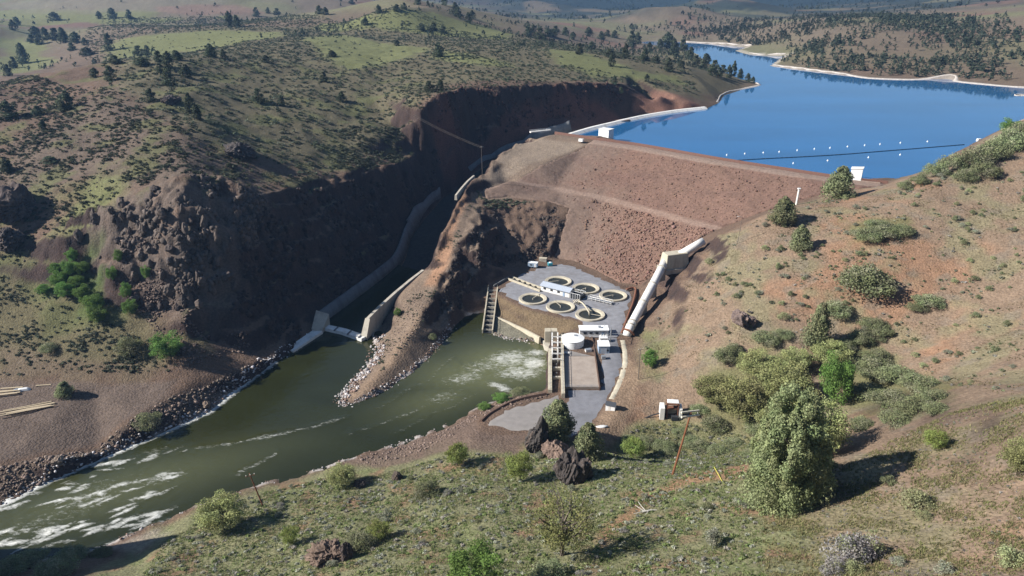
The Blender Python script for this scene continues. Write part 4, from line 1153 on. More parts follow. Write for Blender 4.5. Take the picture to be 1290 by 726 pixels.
# long shed between the ponds
A, B = Vector(W(684, 364, PADZ)), Vector(W(735, 377, PADZ))
d = B - A; Ls = d.length; rz = math.atan2(d.y, d.x)
sh = empty('hatchery_shed', tuple((A + B) / 2), rz); tag(sh, 'long shed with pale grey metal roof between the round ponds', 'shed')
Lr = Ls * .74; x0 = -Ls / 2
mb = MB(); mb.prism([(x0 + .3, -2.6), (x0 + Lr - .3, -2.6), (x0 + Lr - .3, 2.6), (x0 + .3, 2.6)], .1, 3.2); mb.build('wall', M_CONC_W, sh)
mb = MB(); mb.quad((x0, -3.3, 3.0), (x0 + Lr, -3.3, 3.0), (x0 + Lr, 0, 4.3), (x0, 0, 4.3)); mb.quad((x0, 0, 4.3), (x0 + Lr, 0, 4.3), (x0 + Lr, 3.3, 3.0), (x0, 3.3, 3.0))
mb.quad((x0, -3.3, 2.86), (x0 + Lr, -3.3, 2.86), (x0 + Lr, 0, 4.16), (x0, 0, 4.16)); mb.quad((x0, 0, 4.16), (x0 + Lr, 0, 4.16), (x0 + Lr, 3.3, 2.86), (x0, 3.3, 2.86))
mb.build('roof', M_ROOF, sh)
mb = MB()
for i in range(9): mb.box((x0 + .5 + i * (Lr - 1) / 8, 0, 2.9), (.06, 6.62, .03), 0)
mb.build_each('roof_rib', M_ROOF, sh)
xb = x0 + Lr + .1
mb = MB().prism([(xb, -2.8), (xb + Ls * .24, -2.8), (xb + Ls * .24, 2.8), (xb, 2.8)], .1, 2.0); mb.build('machine_bay', M_DARK, sh)
mb = MB()
for i in range(5):
    for s in (-2.8, 2.8): mb.tube([(xb + .3 + i * Ls * .055, s, .1), (xb + .3 + i * Ls * .055, s, 3.0)], .09, 5)
for s in (-2.8, 0, 2.8): mb.tube([(xb, s, 3.0), (xb + Ls * .24, s, 3.0)], .09, 5)
mb.build('frame', M_WHITE, sh)
for x_ in (-6, -2, 2): MB().box((x0 + Lr / 2 + x_, -2.66, 1.2), (1.4, .08, 1.0)).build('window', M_DARK, sh)
MB().box((x0 + Lr / 2 + 5, -2.67, .1), (1.1, .1, 2.1)).build('door', M_BLUE, sh)

# sorting frame east of the shed
A, B = Vector(W(742, 377, PADZ)), Vector(W(771, 384, PADZ)); d = B - A; rz = math.atan2(d.y, d.x)
fr = empty('sorting_frame', tuple((A + B) / 2 + Vector((0, 0, .1))), rz); tag(fr, 'pale pipe frame with a walkway beside the right hand ponds', 'frame')
mb = MB(); n = d.length / 2
for s in (-1.2, 1.2):
    for h in (.9, 1.9): mb.tube([(-n, s, h), (n, s, h)], .1, 5)
    for i in range(7): mb.tube([(-n + i * n / 3, s, 0), (-n + i * n / 3, s, 1.9)], .09, 5)
for i in range(7): mb.tube([(-n + i * n / 3, -1.2, 1.9), (-n + i * n / 3, 1.2, 1.9)], .08, 5)
mb.build('pipe_frame', M_CONC_W, fr)
MB().box((0, 0, .8), (n * 2, 1.9, .12)).build('walkway', M_STEEL, fr)
# feed pipe over pond six
A, B = Vector(W(729, 384, PADZ + .4)), Vector(W(742, 397, PADZ + .4))
o = MB().tube([A, A + Vector((0, 0, 2)), A.lerp(B, .35) + Vector((0, 0, 2.7)), A.lerp(B, .7) + Vector((0, 0, 2.4)), B + Vector((0, 0, 1.4)), B + Vector((.2, -.4, .1))], .38, 8).build('feed_pipe', M_TAN, smooth=True)
tag(o, 'thick pale bent pipe reaching over the rim of a round pond', 'pipe')
A = Vector(W(727, 382, PADZ)); 
o = empty('pump_rack', tuple(A), .3); tag(o, 'small rack of pale pipes and valves at the end of the grey roofed shed', 'pipe rack')
mb = MB()
for i in range(4): mb.tube([(i * .9 - 1.5, -1.5, 0), (i * .9 - 1.5, -1.5, 1.2), (i * .9 - 1.5, 1.5, 1.2), (i * .9 - 1.5, 1.5, 0)], .17, 6)
mb.build('pipes', M_TAN, o)
MB().box((0, 0, 0), (3.6, 1.0, .6)).build('plinth', M_CONC, o)
# raceway: twin concrete channel
A, B = Vector(W(643, 352, PADZ)), Vector(W(683, 367, PADZ)); d = B - A; rz = math.atan2(d.y, d.x); n = d.length / 2
o = empty('raceway', tuple((A + B) / 2), rz); tag(o, 'long twin walled tan concrete raceway from the fish ladder to the shed', 'raceway')
for s in (-1.6, 1.6): MB().box((0, s, .05), (2 * n, .55, 1.1)).build('wall', M_TAN, o)
MB().box((0, 0, .12), (2 * n - .2, 2.5, .12)).build('channel_floor', M_DARK, o)
mb = MB()
for i in range(6): mb.box((-n + (i + .5) * n / 3, 0, .24), (.3, 2.6, .75))
mb.build_each('cross_wall', M_TAN, o)
# fish ladder down to the river
A, B = Vector(W(621, 364, PADZ)), Vector(W(614, 419, .5)); d = B - A
o = empty('fish_ladder', tuple(A)); tag(o, 'narrow concrete fish ladder with dark pools stepping down to the river', 'fish ladder')
dn = Vector((d.x, d.y, 0)).normalized(); nr = Vector((-dn.y, dn.x, 0))
for s, zb in ((-2.3, -2), (2.3, -2)):
    w_ = MB().wall([tuple(A + nr * s + Vector((0, 0, 1.0))), tuple(A + d * .5 + nr * s + Vector((0, 0, 1.0))), tuple(B + nr * s + Vector((0, 0, 1.4)))], .55, zb).build('wall', M_TAN)
    under(o, w_)
mb = MB()
for i in range(10):
    p = A + d * ((i + .5) / 10); mb.box((p.x, p.y, p.z - 1.8), (.35, 4.3, 2.3), math.atan2(dn.y, dn.x))
mb.build_each('baffle', M_CONC, None, o)
under(o, MB().wall([tuple(A + Vector((0, 0, -.8))), tuple(B + Vector((0, 0, -.3)))], 4.0, -2.5).build('channel_floor', M_DARK))
mb = MB(); 
for s in (-2.3, 2.3): mb.tube([A + nr * s + Vector((0, 0, 2.0)), A + d * .5 + nr * s + Vector((0, 0, 2.0)), B + nr * s + Vector((0, 0, 2.4))], .06, 5)
mb.build_each('handrail', M_TAN, None, o)
A = Vector(W(622, 362, PADZ)); B = Vector(W(641, 351, PADZ))
o = MB().wall([tuple(A + Vector((0, 0, 1.2))), tuple(B + Vector((0, 0, 1.2)))], .5, 4).build('head_wall', M_CONC_D); tag(o, 'short grey concrete wall from the fish ladder head to the raceway', 'wall')
# bank wall under the yard
o = MB().wall([(*W(622, 398, 2.4)[:2], 2.6), (*W(640, 406, 2.6)[:2], 2.9), (*W(662, 416, 2.8)[:2], 3.1), (*W(680, 425.5, 3)[:2], 3.3)], .8, 0, .3).build('bank_wall', M_TAN)
tag(o, 'low tan concrete wall across the foot of the hatchery slope', 'wall')
# trailer, box, crate behind the ponds
A = W(671.5, 337, PADZ + .1)
o = empty('office_trailer', A, -.25); tag(o, 'small white and pale blue trailer at the shaded edge of the hatchery yard', 'trailer')
MB().box((0, 0, .6), (5.2, 2.6, 2.3), bev=.15).build('body', M_BLUE, o); MB().box((0, 0, 2.88), (5.3, 2.7, .15), bev=.05).build('roof', M_WHITE, o)
MB().box((-.8, -1.32, 1.5), (1.2, .06, .7)).build('window', M_DARK, o); MB().box((1.4, -1.32, .7), (.8, .06, 1.8)).build('door', M_WHITE, o)
mb = MB()
for x_ in (-.6, .6):
    mb.tube([(x_, -1.35, .35), (x_, -1.1, .35)], .35, 12); mb.tube([(x_, 1.1, .35), (x_, 1.35, .35)], .35, 12)
mb.build_each('wheel', M_BLACKROOF, o)
A = W(684, 330, PADZ + .1)
o = empty('storage_box', A, -.2); tag(o, 'grey brown storage container between the trailer and the teal tank', 'container')
MB().box((0, 0, 0), (4.2, 2.4, 2.2), bev=.05).build('body', M_CONC, o); MB().box((0, 0, 2.2), (4.3, 2.5, .12)).build('lid', M_TAN, o)
A = W(693, 335, PADZ + .1)
o = empty('supply_tank', A, .1); tag(o, 'small teal tank with a pale lid at the foot of the dam', 'tank')
MB().box((0, 0, .2), (2.6, 2.0, 1.7), bev=.2).build('body', M_TEAL, o); MB().lathe([(0, 2.15), (.75, 2.1), (.75, 1.9)], n=16).build('lid', M_WHITE, o)
MB().box((0, 0, 0), (2.8, 2.2, .2)).build('skid', M_DARK, o)

# pipeline
A, B = Vector(W(793, 414, PADZ + 2.2)), Vector(W(838, 330, 25.0))
C0 = Vector(W(850, 325, 26.5)); D = Vector(W(874, 311, 31))
pn = empty('pipeline', tuple(A)); tag(pn, 'thick white steel water pipeline climbing the slope right of the ponds', 'pipeline')
under(pn, MB().tube([A + Vector((-1.5, -2.5, -2.6)), A + Vector((-.6, -1, -.9)), A, A.lerp(B, .33), A.lerp(B, .66), B], 1.95, 20).build('pipe', M_CONC_W, smooth=True))
mb = MB()
for t in (0.02, .07, .35, .62, .88):
    p = A.lerp(B, t); q = A.lerp(B, t + .012); mb.tube([p, q], 2.2, 20)
mb.build_each('collar', M_CONC, None, pn)
mb = MB()
for t in (.35, .62, .88):
    p = A.lerp(B, t); mb.box((p.x, p.y, p.z - 6), (4.6, 2.0, 5.0), math.radians(35), top=(.8, 1))
mb.build_each('saddle', M_CONC, None, pn)
mb = MB()
for k_ in range(3):
    p = A + Vector((-.9 + .3 * k_, -1.2 - .5 * k_, -1.3)); mb.tube([p + Vector((0, 0, 0)), p + Vector((.25, .35, .3))], 2.35, 18)
mb.build_each('coupling', M_RUST, None, pn)
under(pn, MB().tube([C0, D, D + (D - C0) * .5], 1.9, 16).build('upper_pipe', M_CONC_W, smooth=True))
ab = empty('anchor_block', tuple(C0)); tag(ab, 'big tan concrete anchor block at the top bend of the white pipeline', 'anchor block')
dd = (D - B); rz = math.atan2(dd.y, dd.x)
under(ab, MB().box((C0.x, C0.y, C0.z - 5), (13, 7, 7.8), rz, top=(.86, .75), bev=.2).build('block', M_TAN))
under(ab, MB().box((C0.x, C0.y, C0.z - 6.5), (14, 8.5, 2.2), rz).build('footing', M_CONC))
# brown pipe along the yard edge
P = [Vector(W(*p, PADZ + .9)) for p in ((789,365),(797,362.5),(801,365),(798,380),(792,396),(787,410),(783,420))]
o = empty('drain_pipe', tuple(P[2])); tag(o, 'rusty brown pipe on low stands along the right edge of the hatchery yard', 'pipe')
under(o, MB().tube(smooth_line([np.array(p) for p in P], 4), .55, 8).build('pipe', M_RUST, smooth=True))
mb = MB()
for p in P: mb.box((p.x, p.y, PADZ), (.5, .5, .9))
mb.build_each('stand', M_CONC, None, o)

# power house
zt = LOTZ
ph = empty('power_house', W(725, 465, zt)); tag(ph, 'low concrete power house with a tan roof deck beside the foaming tailrace', 'power house')
def px_poly(pts, z): return [W(a, b, z) for a, b in pts]
under(ph, MB().prism(px_poly(((711,449),(749,449),(755,487.5),(711,487.5)), zt + .9), 3, zt + .9).build('roof_deck', M_DECK))
under(ph, MB().prism(px_poly(((710.5,420),(748,420),(749,448.5),(710.8,448.5)), zt + .7), 3, zt + .7).build('upper_deck', M_LOT))
under(ph, MB().wall([W(745.5,424,zt+1.5), W(747,430,zt+1.5), W(751,455,zt+1.5), W(755.5,488,zt+1.5)], .45, zt).build('parapet', M_CURB))
under(ph, MB().wall([W(708,421,zt+2.2), W(708.3,455,zt+2.2), W(709.5,496,zt+2.0)], 1.3, -2).build('inner_wall', M_TAN))
under(ph, MB().wall([W(693,439,zt+1.4), W(693,470,zt+1.4), W(693,491,zt+1.4)], 1.5, -2.5).build('tailrace_wall', M_TAN))
mb = MB()
for yy in (441, 452, 463, 474, 486): 
    a = W(696.5, yy, 2); b = W(706, yy, 2); mb.wall([(a[0], a[1], zt + .6), (b[0], b[1], zt + .6)], 1.0, -2)
mb.build_each('pier', M_CONC, None, ph)
under(ph, MB().prism(px_poly(((695,438),(706.5,438),(707.5,489),(695,489)), 1.5), -2, 1.6).build('lower_deck', M_CONC_D))
mb = MB()
for yy in (456, 461.5, 467, 472.5, 478, 483):
    a = W(700, yy, 2); mb.box((a[0], a[1], 1.6), (1.6, 1.0, 2.6), 0, bev=.15); mb.tube([(a[0] + .3, a[1], 4.2), (a[0] + .3, a[1], 5.2)], .3, 8)
mb.build_each('hoist', M_WHITE, None, ph)
mb = MB()
for xx in (695.5, 702.5):
    A = Vector(W(xx, 424, zt + 1)); B = Vector(W(xx, 452, zt + 1)); mb.wall([tuple(A + Vector((0, 0, 2))), tuple(B + Vector((0, 0, 2)))], .5, zt + 2.4)
    for t in (0, .33, .66, 1): p = A.lerp(B, t); mb.box((p.x, p.y, 0), (.5, .5, zt + 3))
for t in (0, .25, .5, .75, 1): p = Vector(W(695.5, 424 + 28 * t, zt + 3)); q = Vector(W(707, 424 + 28 * t, zt + 3)); mb.wall([tuple(p), tuple(q)], .4, zt + 2.5)
under(ph, mb.build('gantry', M_CONC_W))
under(ph, MB().prism(px_poly(((684,430),(694,430),(694,440),(686,436)), 2.2), -2, 2.6).build('outfall_ledge', M_CONC))
mb = MB()
for k_ in range(2):
    a = W(690 + 8 * k_, 422, zt); mb.box((a[0], a[1], 0), (2.6, 3.5, zt + 2.5))
mb.build_each('gate_pier', M_TAN, None, ph)
mb = MB()
for pa, pb in ((W(708, 424, zt + 2.2), W(709.5, 496, zt + 2.0)), (W(693, 440, zt + 1.4), W(693, 490, zt + 1.4)), (W(712, 488.5, zt + .9), W(753, 488.5, zt + .9))):
    A, B = Vector(pa), Vector(pb)
    for h in (.55, 1.1): mb.tube([A + Vector((0, 0, h)), B + Vector((0, 0, h))], .07, 5)
    n_ = int((B - A).length / 2.2)
    for k_ in range(n_ + 1): c = A.lerp(B, k_ / n_); mb.tube([c, c + Vector((0, 0, 1.1))], .07, 5)
under(ph, mb.build('railing', M_STEEL))
# tank
c = W(721.8, 437, zt + .7)
tk = empty('water_tank', (c[0], c[1] + 1.6, zt + .7)); tag(tk, 'round white water tank with a shallow cone lid on the power house deck', 'tank')
MB().lathe([(4.7, 0), (4.7, 3.4)], n=48).build('shell', M_WHITE, tk, smooth=True)
MB().lathe([(4.85, 3.36), (4.85, 3.5), (2.4, 3.95), (0, 4.15)], n=48).build('lid', M_WHITE, tk)
MB().box((1.2, 1.0, 3.72), (1.3, 1.3, .5)).build('hatch', M_STEEL, tk)
mb = MB(); mb.tube([(4.9, .3, 0), (4.9, .3, 4.2)], .05, 4); mb.tube([(4.9, -.3, 0), (4.9, -.3, 4.2)], .05, 4)
for i in range(9): mb.tube([(4.9, -.3, .4 + i * .42), (4.9, .3, .4 + i * .42)], .04, 4)
mb.build('ladder', M_STEEL, tk)
# white flat roofed building
A, B = Vector(W(729.5, 422.5, PADZ)), Vector(W(767, 422.5, PADZ)); d = B - A; rz = math.atan2(d.y, d.x)
wb = empty('control_building', tuple((A + B) / 2 + Vector((0, 2.2, -.6))), rz); tag(wb, 'long low white flat roofed building behind the round white tank', 'building')
n = d.length / 2
MB().box((0, 0, 0), (2 * n - .6, 4.6, 2.9)).build('wall', M_CONC_W, wb); MB().box((0, 0, 2.9), (2 * n, 5.2, .3)).build('roof', M_WHITE, wb)
for x_ in (-n * .6, -n * .2, n * .2): MB().box((x_, -2.33, 1.2), (1.3, .08, .9)).build('window', M_DARK, wb)
MB().box((n * .6, -2.34, 0), (1.1, .08, 2.1)).build('door', M_BLUE, wb)
mb = MB(); mb.tube([(n * .75, .5, 3.2), (n * .75, .5, 5.6)], .12, 6); mb.tube([(n * .75 - .8, .5, 5.4), (n * .75 + .8, .5, 5.4)], .08, 5); mb.box((n * .4, 0, 3.2), (1.2, 1.2, .7)); mb.build('vent', M_STEEL, wb)
# block house with blue front
A, B = Vector(W(754, 446.5, zt + .6)), Vector(W(767.5, 446.5, zt + .6)); d = B - A
bh = empty('valve_house', tuple((A + B) / 2 + Vector((0, 2.6, 0)))); tag(bh, 'square block house with a pale blue front and white roof by the road', 'building')
n = d.length
MB().box((0, 0, 0), (n, 5.2, 3.6)).build('wall', M_BLUE, bh); MB().box((0, 0, 3.6), (n + .4, 5.6, .25)).build('roof', M_WHITE, bh)
MB().box((0, -2.63, .1), (2.4, .08, 2.8)).build('door', M_ROOF, bh); MB().box((n * .34, -2.63, 1.4), (.9, .08, .8)).build('window', M_DARK, bh)
MB().box((0, -3.6, -.25), (n + 1.2, 2.0, .3)).build('step', M_TAN, bh)
# transformer behind it
A = W(760, 431, zt + .6)
tr = empty('transformer', (A[0], A[1], zt + .55)); tag(tr, 'white electrical transformer with insulators between the block house and the long white building', 'transformer')
MB().box((0, 0, .3), (3.6, 2.2, 2.4), bev=.1).build('tank', M_WHITE, tr); MB().box((0, 0, 0), (4.4, 3, .3)).build('plinth', M_CONC, tr)
mb = MB()
for i in range(6): mb.box((-1.5 + i * .6, -1.35, .6), (.12, .5, 1.7))
mb.build_each('radiator_fin', M_CONC_W, tr)
for i in range(3): MB().lathe([(.16, 2.6), (.16, 2.8), (.26, 2.9), (.14, 3.0), (.26, 3.1), (.14, 3.2), (.22, 3.3), (.06, 3.5), (.06, 3.8), (0, 3.8)], c=(-1.1 + 1.1 * i, .2, 0), n=10).build('insulator', M_CONC_W, tr)
# take-off frame over the transformer
A = Vector(W(768, 437, zt + .6))
tf = empty('takeoff_frame', tuple(A)); tag(tf, 'thin steel line take off frame at the edge of the road', 'frame')
mb = MB(); mb.tube([(0, 0, -.5), (0, 0, 7)], .13, 6); mb.tube([(1.2, 6, 0), (1.2, 6, 7)], .13, 6); mb.tube([(0, 0, 6.8), (1.2, 6, 6.8)], .12, 6); mb.tube([(-1.5, 0, 6), (4.5, 0, 6.4)], .09, 5)
mb.build('steelwork', M_STEEL, tf)
# small shed by the road
A = W(769.5, 515.5, h1(*W(769.5, 515.5, 5.6)[:2]))
s_ = empty('small_shed', A, -.35); tag(s_, 'tiny white shed with a dark pitched roof beside the road bend', 'shed')
MB().prism([(-1.7, -1.3), (1.7, -1.3), (1.7, 1.3), (-1.7, 1.3)], -.3, 2.2).build('wall', M_WHITE, s_)
mb = MB(); mb.quad((-1.9, -1.6, 2.15), (1.9, -1.6, 2.15), (1.9, 0, 3.1), (-1.9, 0, 3.1)); mb.quad((-1.9, 0, 3.1), (1.9, 0, 3.1), (1.9, 1.6, 2.15), (-1.9, 1.6, 2.15)); mb.quad((-1.7, -1.3, 2.2), (-1.7, 1.3, 2.2), (-1.7, .01, 3.0), (-1.7, 0, 3.0)); mb.quad((1.7, -1.3, 2.2), (1.7, 1.3, 2.2), (1.7, .01, 3.0), (1.7, 0, 3.0))
mb.build('roof', M_BLACKROOF, s_); MB().box((-.4, -1.33, 0), (.8, .06, 1.8)).build('door', M_CONC_W, s_)
# pale tarpaulin-covered boat near the junipers
A = hit(758, 538)
b_ = empty('rowing_boat', A, .1); tag(b_, 'small white upturned boat lying on the grass below the road', 'boat')
mb = MB(); rows = []
for t in np.linspace(-1, 1, 9):
    w_ = .75 * (1 - abs(t) ** 2.2) + .05; hh = .5 * (1 - .5 * abs(t) ** 3)
    rows.append([mb.bm.verts.new((t * 2.2, w_ * math.cos(a), .1 + hh * math.sin(a))) for a in np.linspace(0, math.pi, 7)])
for a_, b2 in zip(rows[:-1], rows[1:]):
    for q in range(6): mb.bm.faces.new((a_[q], a_[q + 1], b2[q + 1], b2[q]))
mb.build('hull', M_WHITE, b_, smooth=True); MB().box((0, 0, .56), (4.2, .08, .08)).build('keel', M_CONC, b_)
# concrete intake with rusty frame on the slope
A = Vector(hit(845, 524)); 
ci = empty('valve_vault', tuple(A), -.12); tag(ci, 'pale concrete vault with a rusty steel frame on the grassy slope', 'vault')
for x_, w_ in ((-3.3, 1.6), (3.2, .9)): MB().box((x_, 0, -1.5), (w_, 4.2, 5.6)).build('wall', M_CONC_W, ci)
MB().box((0, 1.6, -1.5), (5, .9, 4.6)).build('wall', M_CONC, ci)
mb = MB()
for x_ in (-1.6, 2.2):
    for y_ in (-1.4, 1.2): mb.box((x_, y_, 0), (.35, .35, 5.8))
mb.box((.3, -1.4, 5.4), (4.6, .4, .4)); mb.box((.3, 1.2, 5.4), (4.6, .4, .4)); mb.box((-1.6, 0, 5.4), (.4, 2.6, .4)); mb.box((2.2, 0, 5.4), (.4, 2.6, .4)); mb.box((.3, -.1, 3.4), (3.6, 1.8, .35))
mb.build('steel_frame', M_RUST, ci)
MB().box((.3, -.1, 5.8), (4.0, 2.2, .5), bev=.1).build('cover', M_WHITE, ci)
MB().box((1.2, -2.2, -.3), (2.4, 1.3, 1.6)).build('hatch', M_DARK, ci)
mb = MB(); mb.tube([(-4.1, -.6, 1.2), (-7, -1.0, .2), (-10, -2.2, -.8)], .25, 7); mb.build('pipe', M_DARK, ci)
# ---------------------------------------------------------------- poles, wires, gatehouses, buoys, boulders, timber
def pole(px, py, ptx, pty, m, label, r=.17, arm=True, h=None, armlen=2.6, cat='utility pole', lamp=False):
    a = Vector(hit(px, py))
    # height from the picture: top lies above the foot at the same distance
    fw = a.y * CP - (a.z - CAMZ) * SP
    ux = (ptx - px) / F * fw
    hh = h or (py - pty) / F * fw / math.cos(PITCH - .0)
    o = empty('utility_pole', tuple(a)); tag(o, label, cat)
    b = Vector((ux, 0, hh))
    MB().tube([(0, 0, -.6), tuple(b)], [r, r * .7], 8).build('pole', m, o)
    tops = [a + b]
    if arm:
        c = b * .955
        d = Vector((.9, .43, 0)).normalized() * armlen / 2
        if armlen > 4:
            for dy, dz in ((-.35, 0), (.35, 1.0)):
                MB().tube([tuple(c - d * 1.2 + Vector((0, dy, dz + .5))), tuple(c + d * 1.2 + Vector((0, dy, dz - .5)))], .27, 6).build('crossarm', M_PALEWOOD, o)
        else: MB().tube([tuple(c - d + Vector((.12, -.3, 0))), tuple(c + d + Vector((.12, -.3, 0)))], r * .55, 4).build('crossarm', m, o)
        for t in (-.9, 0, .9):
            q = c + d * t + Vector((.12, -.2, .1)); MB().lathe([(.05, 0), (.05, .1), (.12, .16), (.07, .22), (.11, .3), (0, .34)], c=tuple(q), n=8).build('insulator', M_CONC_W, o)
        tops = [a + c + d * t for t in (-.9, .9)]
    if lamp:
        MB().tube([tuple(b), tuple(b + Vector((-.2, -.1, .25))), tuple(b + Vector((-1.8, -.3, .4)))], .05, 5).build('lamp_arm', M_STEEL, o)
        MB().box(tuple(b + Vector((-2.0, -.3, .3))), (.9, .3, .2), .1, bev=.05).build('lamp_head', M_CONC_W, o)
    return o, tops

M_PALEWOOD = mat('pale_bleached_timber', (.66, .60, .47), .85, var=.1, scale=3, bump=0)
P1, T1 = pole(847, 598, 862, 514, M_POLE, 'tall leaning reddish brown utility pole on the bare patch below the concrete vault', .35, armlen=5.0)
P2, T2 = pole(332, 638, 321, 592, M_POLE, 'leaning brown utility pole by the river above the white rapids', .24)
P3, T3 = pole(608, 228, 607, 187, M_GREYPOLE, 'thin grey pole carrying wires at the edge of the knoll left of the dam', .16, armlen=2.0)
P4, T4 = pole(804, 478, 804, 437, M_GREYPOLE, 'dark weathered pole beside the tan roadside path', .16, armlen=2.2)
P5, T5 = pole(929, 307, 931, 275, M_GREYPOLE, 'slim grey lamp post on the slope above the pipeline anchor block', .11, arm=False, cat='lamp post', lamp=True)
P6, T6 = pole(433, 112, 433, 86, M_GREYPOLE, 'faint grey pole among the sagebrush on the far plateau', .16, armlen=2.0)
def wire(a, b, sag, label, r=.05):
    pts = [a.lerp(b, t / 16) - Vector((0, 0, sag * 4 * (t / 16) * (1 - t / 16))) for t in range(17)]
    o = MB().tube(pts, r, 4).build('power_line', M_GREYPOLE); tag(o, label, 'power line', 'power lines over the shaded gorge')
wl = 'pale thin power line strung from the knoll pole across the shaded gorge to the plateau'
wire(T6[0], T3[0], 5, wl); wire(T6[1], T3[1], 5, wl)
# stake and guy marker
a = hit(851, 622); o = MB().box((0, 0, -.2), (.14, .14, 2.2), top=(.8, .8)).build('marker_stake', M_WOOD, None, a); tag(o, 'short pale wooden stake below the tall leaning utility pole', 'stake')
M_YEL = mat('yellow_plastic', (.62, .56, .10), .6, var=.1, bump=0)
a, b = Vector(hit(912, 611)), Vector(hit(899, 594)); o = MB().tube([a + Vector((0, 0, .1)), b + Vector((0, 0, 1.4))], .09, 6).build('guy_guard', M_YEL); tag(o, 'yellow guy wire guard slanting out of the grass left of the big juniper', 'guy guard')
# standpipe on the dam
a = Vector(hit(1003, 258)); 
o = empty('standpipe', tuple(a)); tag(o, 'white upright standpipe with a cap at the right edge of the dam face', 'standpipe')
MB().tube([(0, 0, -1), (.3, 0, 8.2)], .5, 10).build('pipe', M_CONC_W, o); MB().box((.3, 0, 8.1), (1.5, 1.2, .5), bev=.1).build('cap', M_WHITE, o)
# gatehouses
a = W(763, 178, 46)
g = empty('intake_tower', (a[0], a[1], 44), -.65); tag(g, 'white intake tower standing in the lake near the left end of the crest', 'tower')
MB().box((0, 0, 2.3), (8.4, 7.0, 8.2), bev=.12).build('wall', M_WHITE, g); MB().box((0, 0, 10.5), (8.9, 7.5, .35), bev=.08).build('roof', M_CONC_W, g)
MB().box((0, 0, -6), (9.6, 8.4, 8.2)).build('base', M_CONC, g); MB().box((-1.6, -3.53, 4.2), (1.5, .08, 1.6)).build('window', M_DARK, g); MB().box((1.8, -3.54, 2.3), (1.2, .08, 2.2)).build('door', M_CONC_D, g)
mb = MB(); mb.wall([(1.5, -4, 2.2), (3.5, -13, 4.2)], 1.6, 1.8); mb.build('gangway', M_STEEL, g)
a = W(732, 178.5, 50.4); o = empty('instrument_box', a, -.6); tag(o, 'small white instrument cabinet on the crest edge left of the intake tower', 'cabinet')
MB().box((0, 0, 0), (3.2, 1.8, 1.7), bev=.1).build('body', M_WHITE, o); MB().box((0, 0, 1.7), (3.4, 2.0, .14)).build('lid', M_CONC_W, o)
a = W(1079, 226, 51)
g = empty('gatehouse', (a[0], a[1] + 1, 50.2), -.5); tag(g, 'white gatehouse with a slanting roof on the right end of the dam crest', 'gatehouse')
mb = MB(); mb.prism([(-2.8, -2.3), (2.8, -2.3), (2.8, 2.3), (-2.8, 2.3)], .6, [6.4, 7.0, 7.0, 6.4]); mb.build('wall', M_WHITE, g)
mb = MB(); mb.prism([(-3.1, -2.6), (3.1, -2.6), (3.1, 2.6), (-3.1, 2.6)], [6.42, 7.02, 7.02, 6.42], [6.7, 7.3, 7.3, 6.7]); mb.build('roof', M_CONC_W, g)
MB().box((2.83, .4, .7), (.08, 1.2, 2.3)).build('door', M_DARK, g); MB().box((2.84, -1.2, 3.4), (.08, .9, 1.0)).build('window', M_DARK, g)
MB().box((0, 0, -3), (6.4, 5.2, 3.6), top=(.92, .92)).build('base', M_CONC, g)
A, B = Vector(W(1088, 229, 50.6)), Vector(W(1113, 232, 50.8)); d = B - A
o = empty('access_ramp', tuple(A)); tag(o, 'short red brown access ramp with railings right of the crest gatehouse', 'ramp')
under(o, MB().wall([tuple(A + Vector((0, 3, .3))), tuple(B + Vector((0, 3, .3)))], 4.0, 49.5).build('deck', M_TRACK))
mb = MB(); nr = Vector((-d.y, d.x, 0)).normalized()
for s in (-2, 2):
    p, q = A + nr * s + Vector((0, 3, .3)), B + nr * s + Vector((0, 3, .3))
    mb.tube([p + Vector((0, 0, 1.1)), q + Vector((0, 0, 1.1))], .07, 5)
    for k_ in range(6): c = p.lerp(q, k_ / 5); mb.tube([c, c + Vector((0, 0, 1.1))], .07, 5)
under(o, mb.build('railing', M_WALLCREST))
a = hit(1233, 177); o = MB().box((0, 0, -.3), (3.6, 1.8, 1.6), .3, top=(.85, .8), bev=.2).build('water_trough', M_WHITE, None, a); tag(o, 'small white trough among the shrubs on the ridge above the lake', 'trough')

# log boom and buoys
M_FLOAT = mat('dark_float', (.02, .022, .03), .6, var=.2, bump=.02)
bl = [W(x_, y_, WATER_HI) for x_, y_ in ((905,206),(914,203.5),(960,200.5),(1010,198),(1060,195),(1110,191),(1160,187),(1215,182.5))]
pts = smooth_line([np.array(p) for p in bl], 8)
s_ = np.concatenate([[0], np.cumsum(np.linalg.norm(np.diff(np.array(pts), axis=0), axis=1))])
o = empty('log_boom', bl[3]); tag(o, 'long dark floating boom strung across the blue lake above the dam', 'boom')
under(o, MB().tube([tuple(p + np.array((0, 0, .12))) for p in pts], .16, 5).build('cable', M_FLOAT))
PTS = np.array(pts); n_ = int(s_[-1] / 3.3)
for k_ in range(n_):
    t = (k_ + .1) / n_ * s_[-1]; t2 = t + 2.75
    a = [np.interp(t, s_, PTS[:, q]) for q in range(3)]; b = [np.interp(min(t2, s_[-1]), s_, PTS[:, q]) for q in range(3)]
    a[2] = b[2] = WATER_HI + .1
    under(o, MB().tube([a, b], .30, 7).build('float', M_FLOAT))
M_BUOY = mat('white_buoy', (.82, .82, .82), .5, var=.05, bump=0)
proto = None
row1 = [(167,587),(235,582),(305,578),(365,575),(433,569),(498,564),(557,560),(623,555),(688,550),(746,546),(823,541),(925,536)]
row2 = [(418,618),(548,608),(702,596),(822,586)]
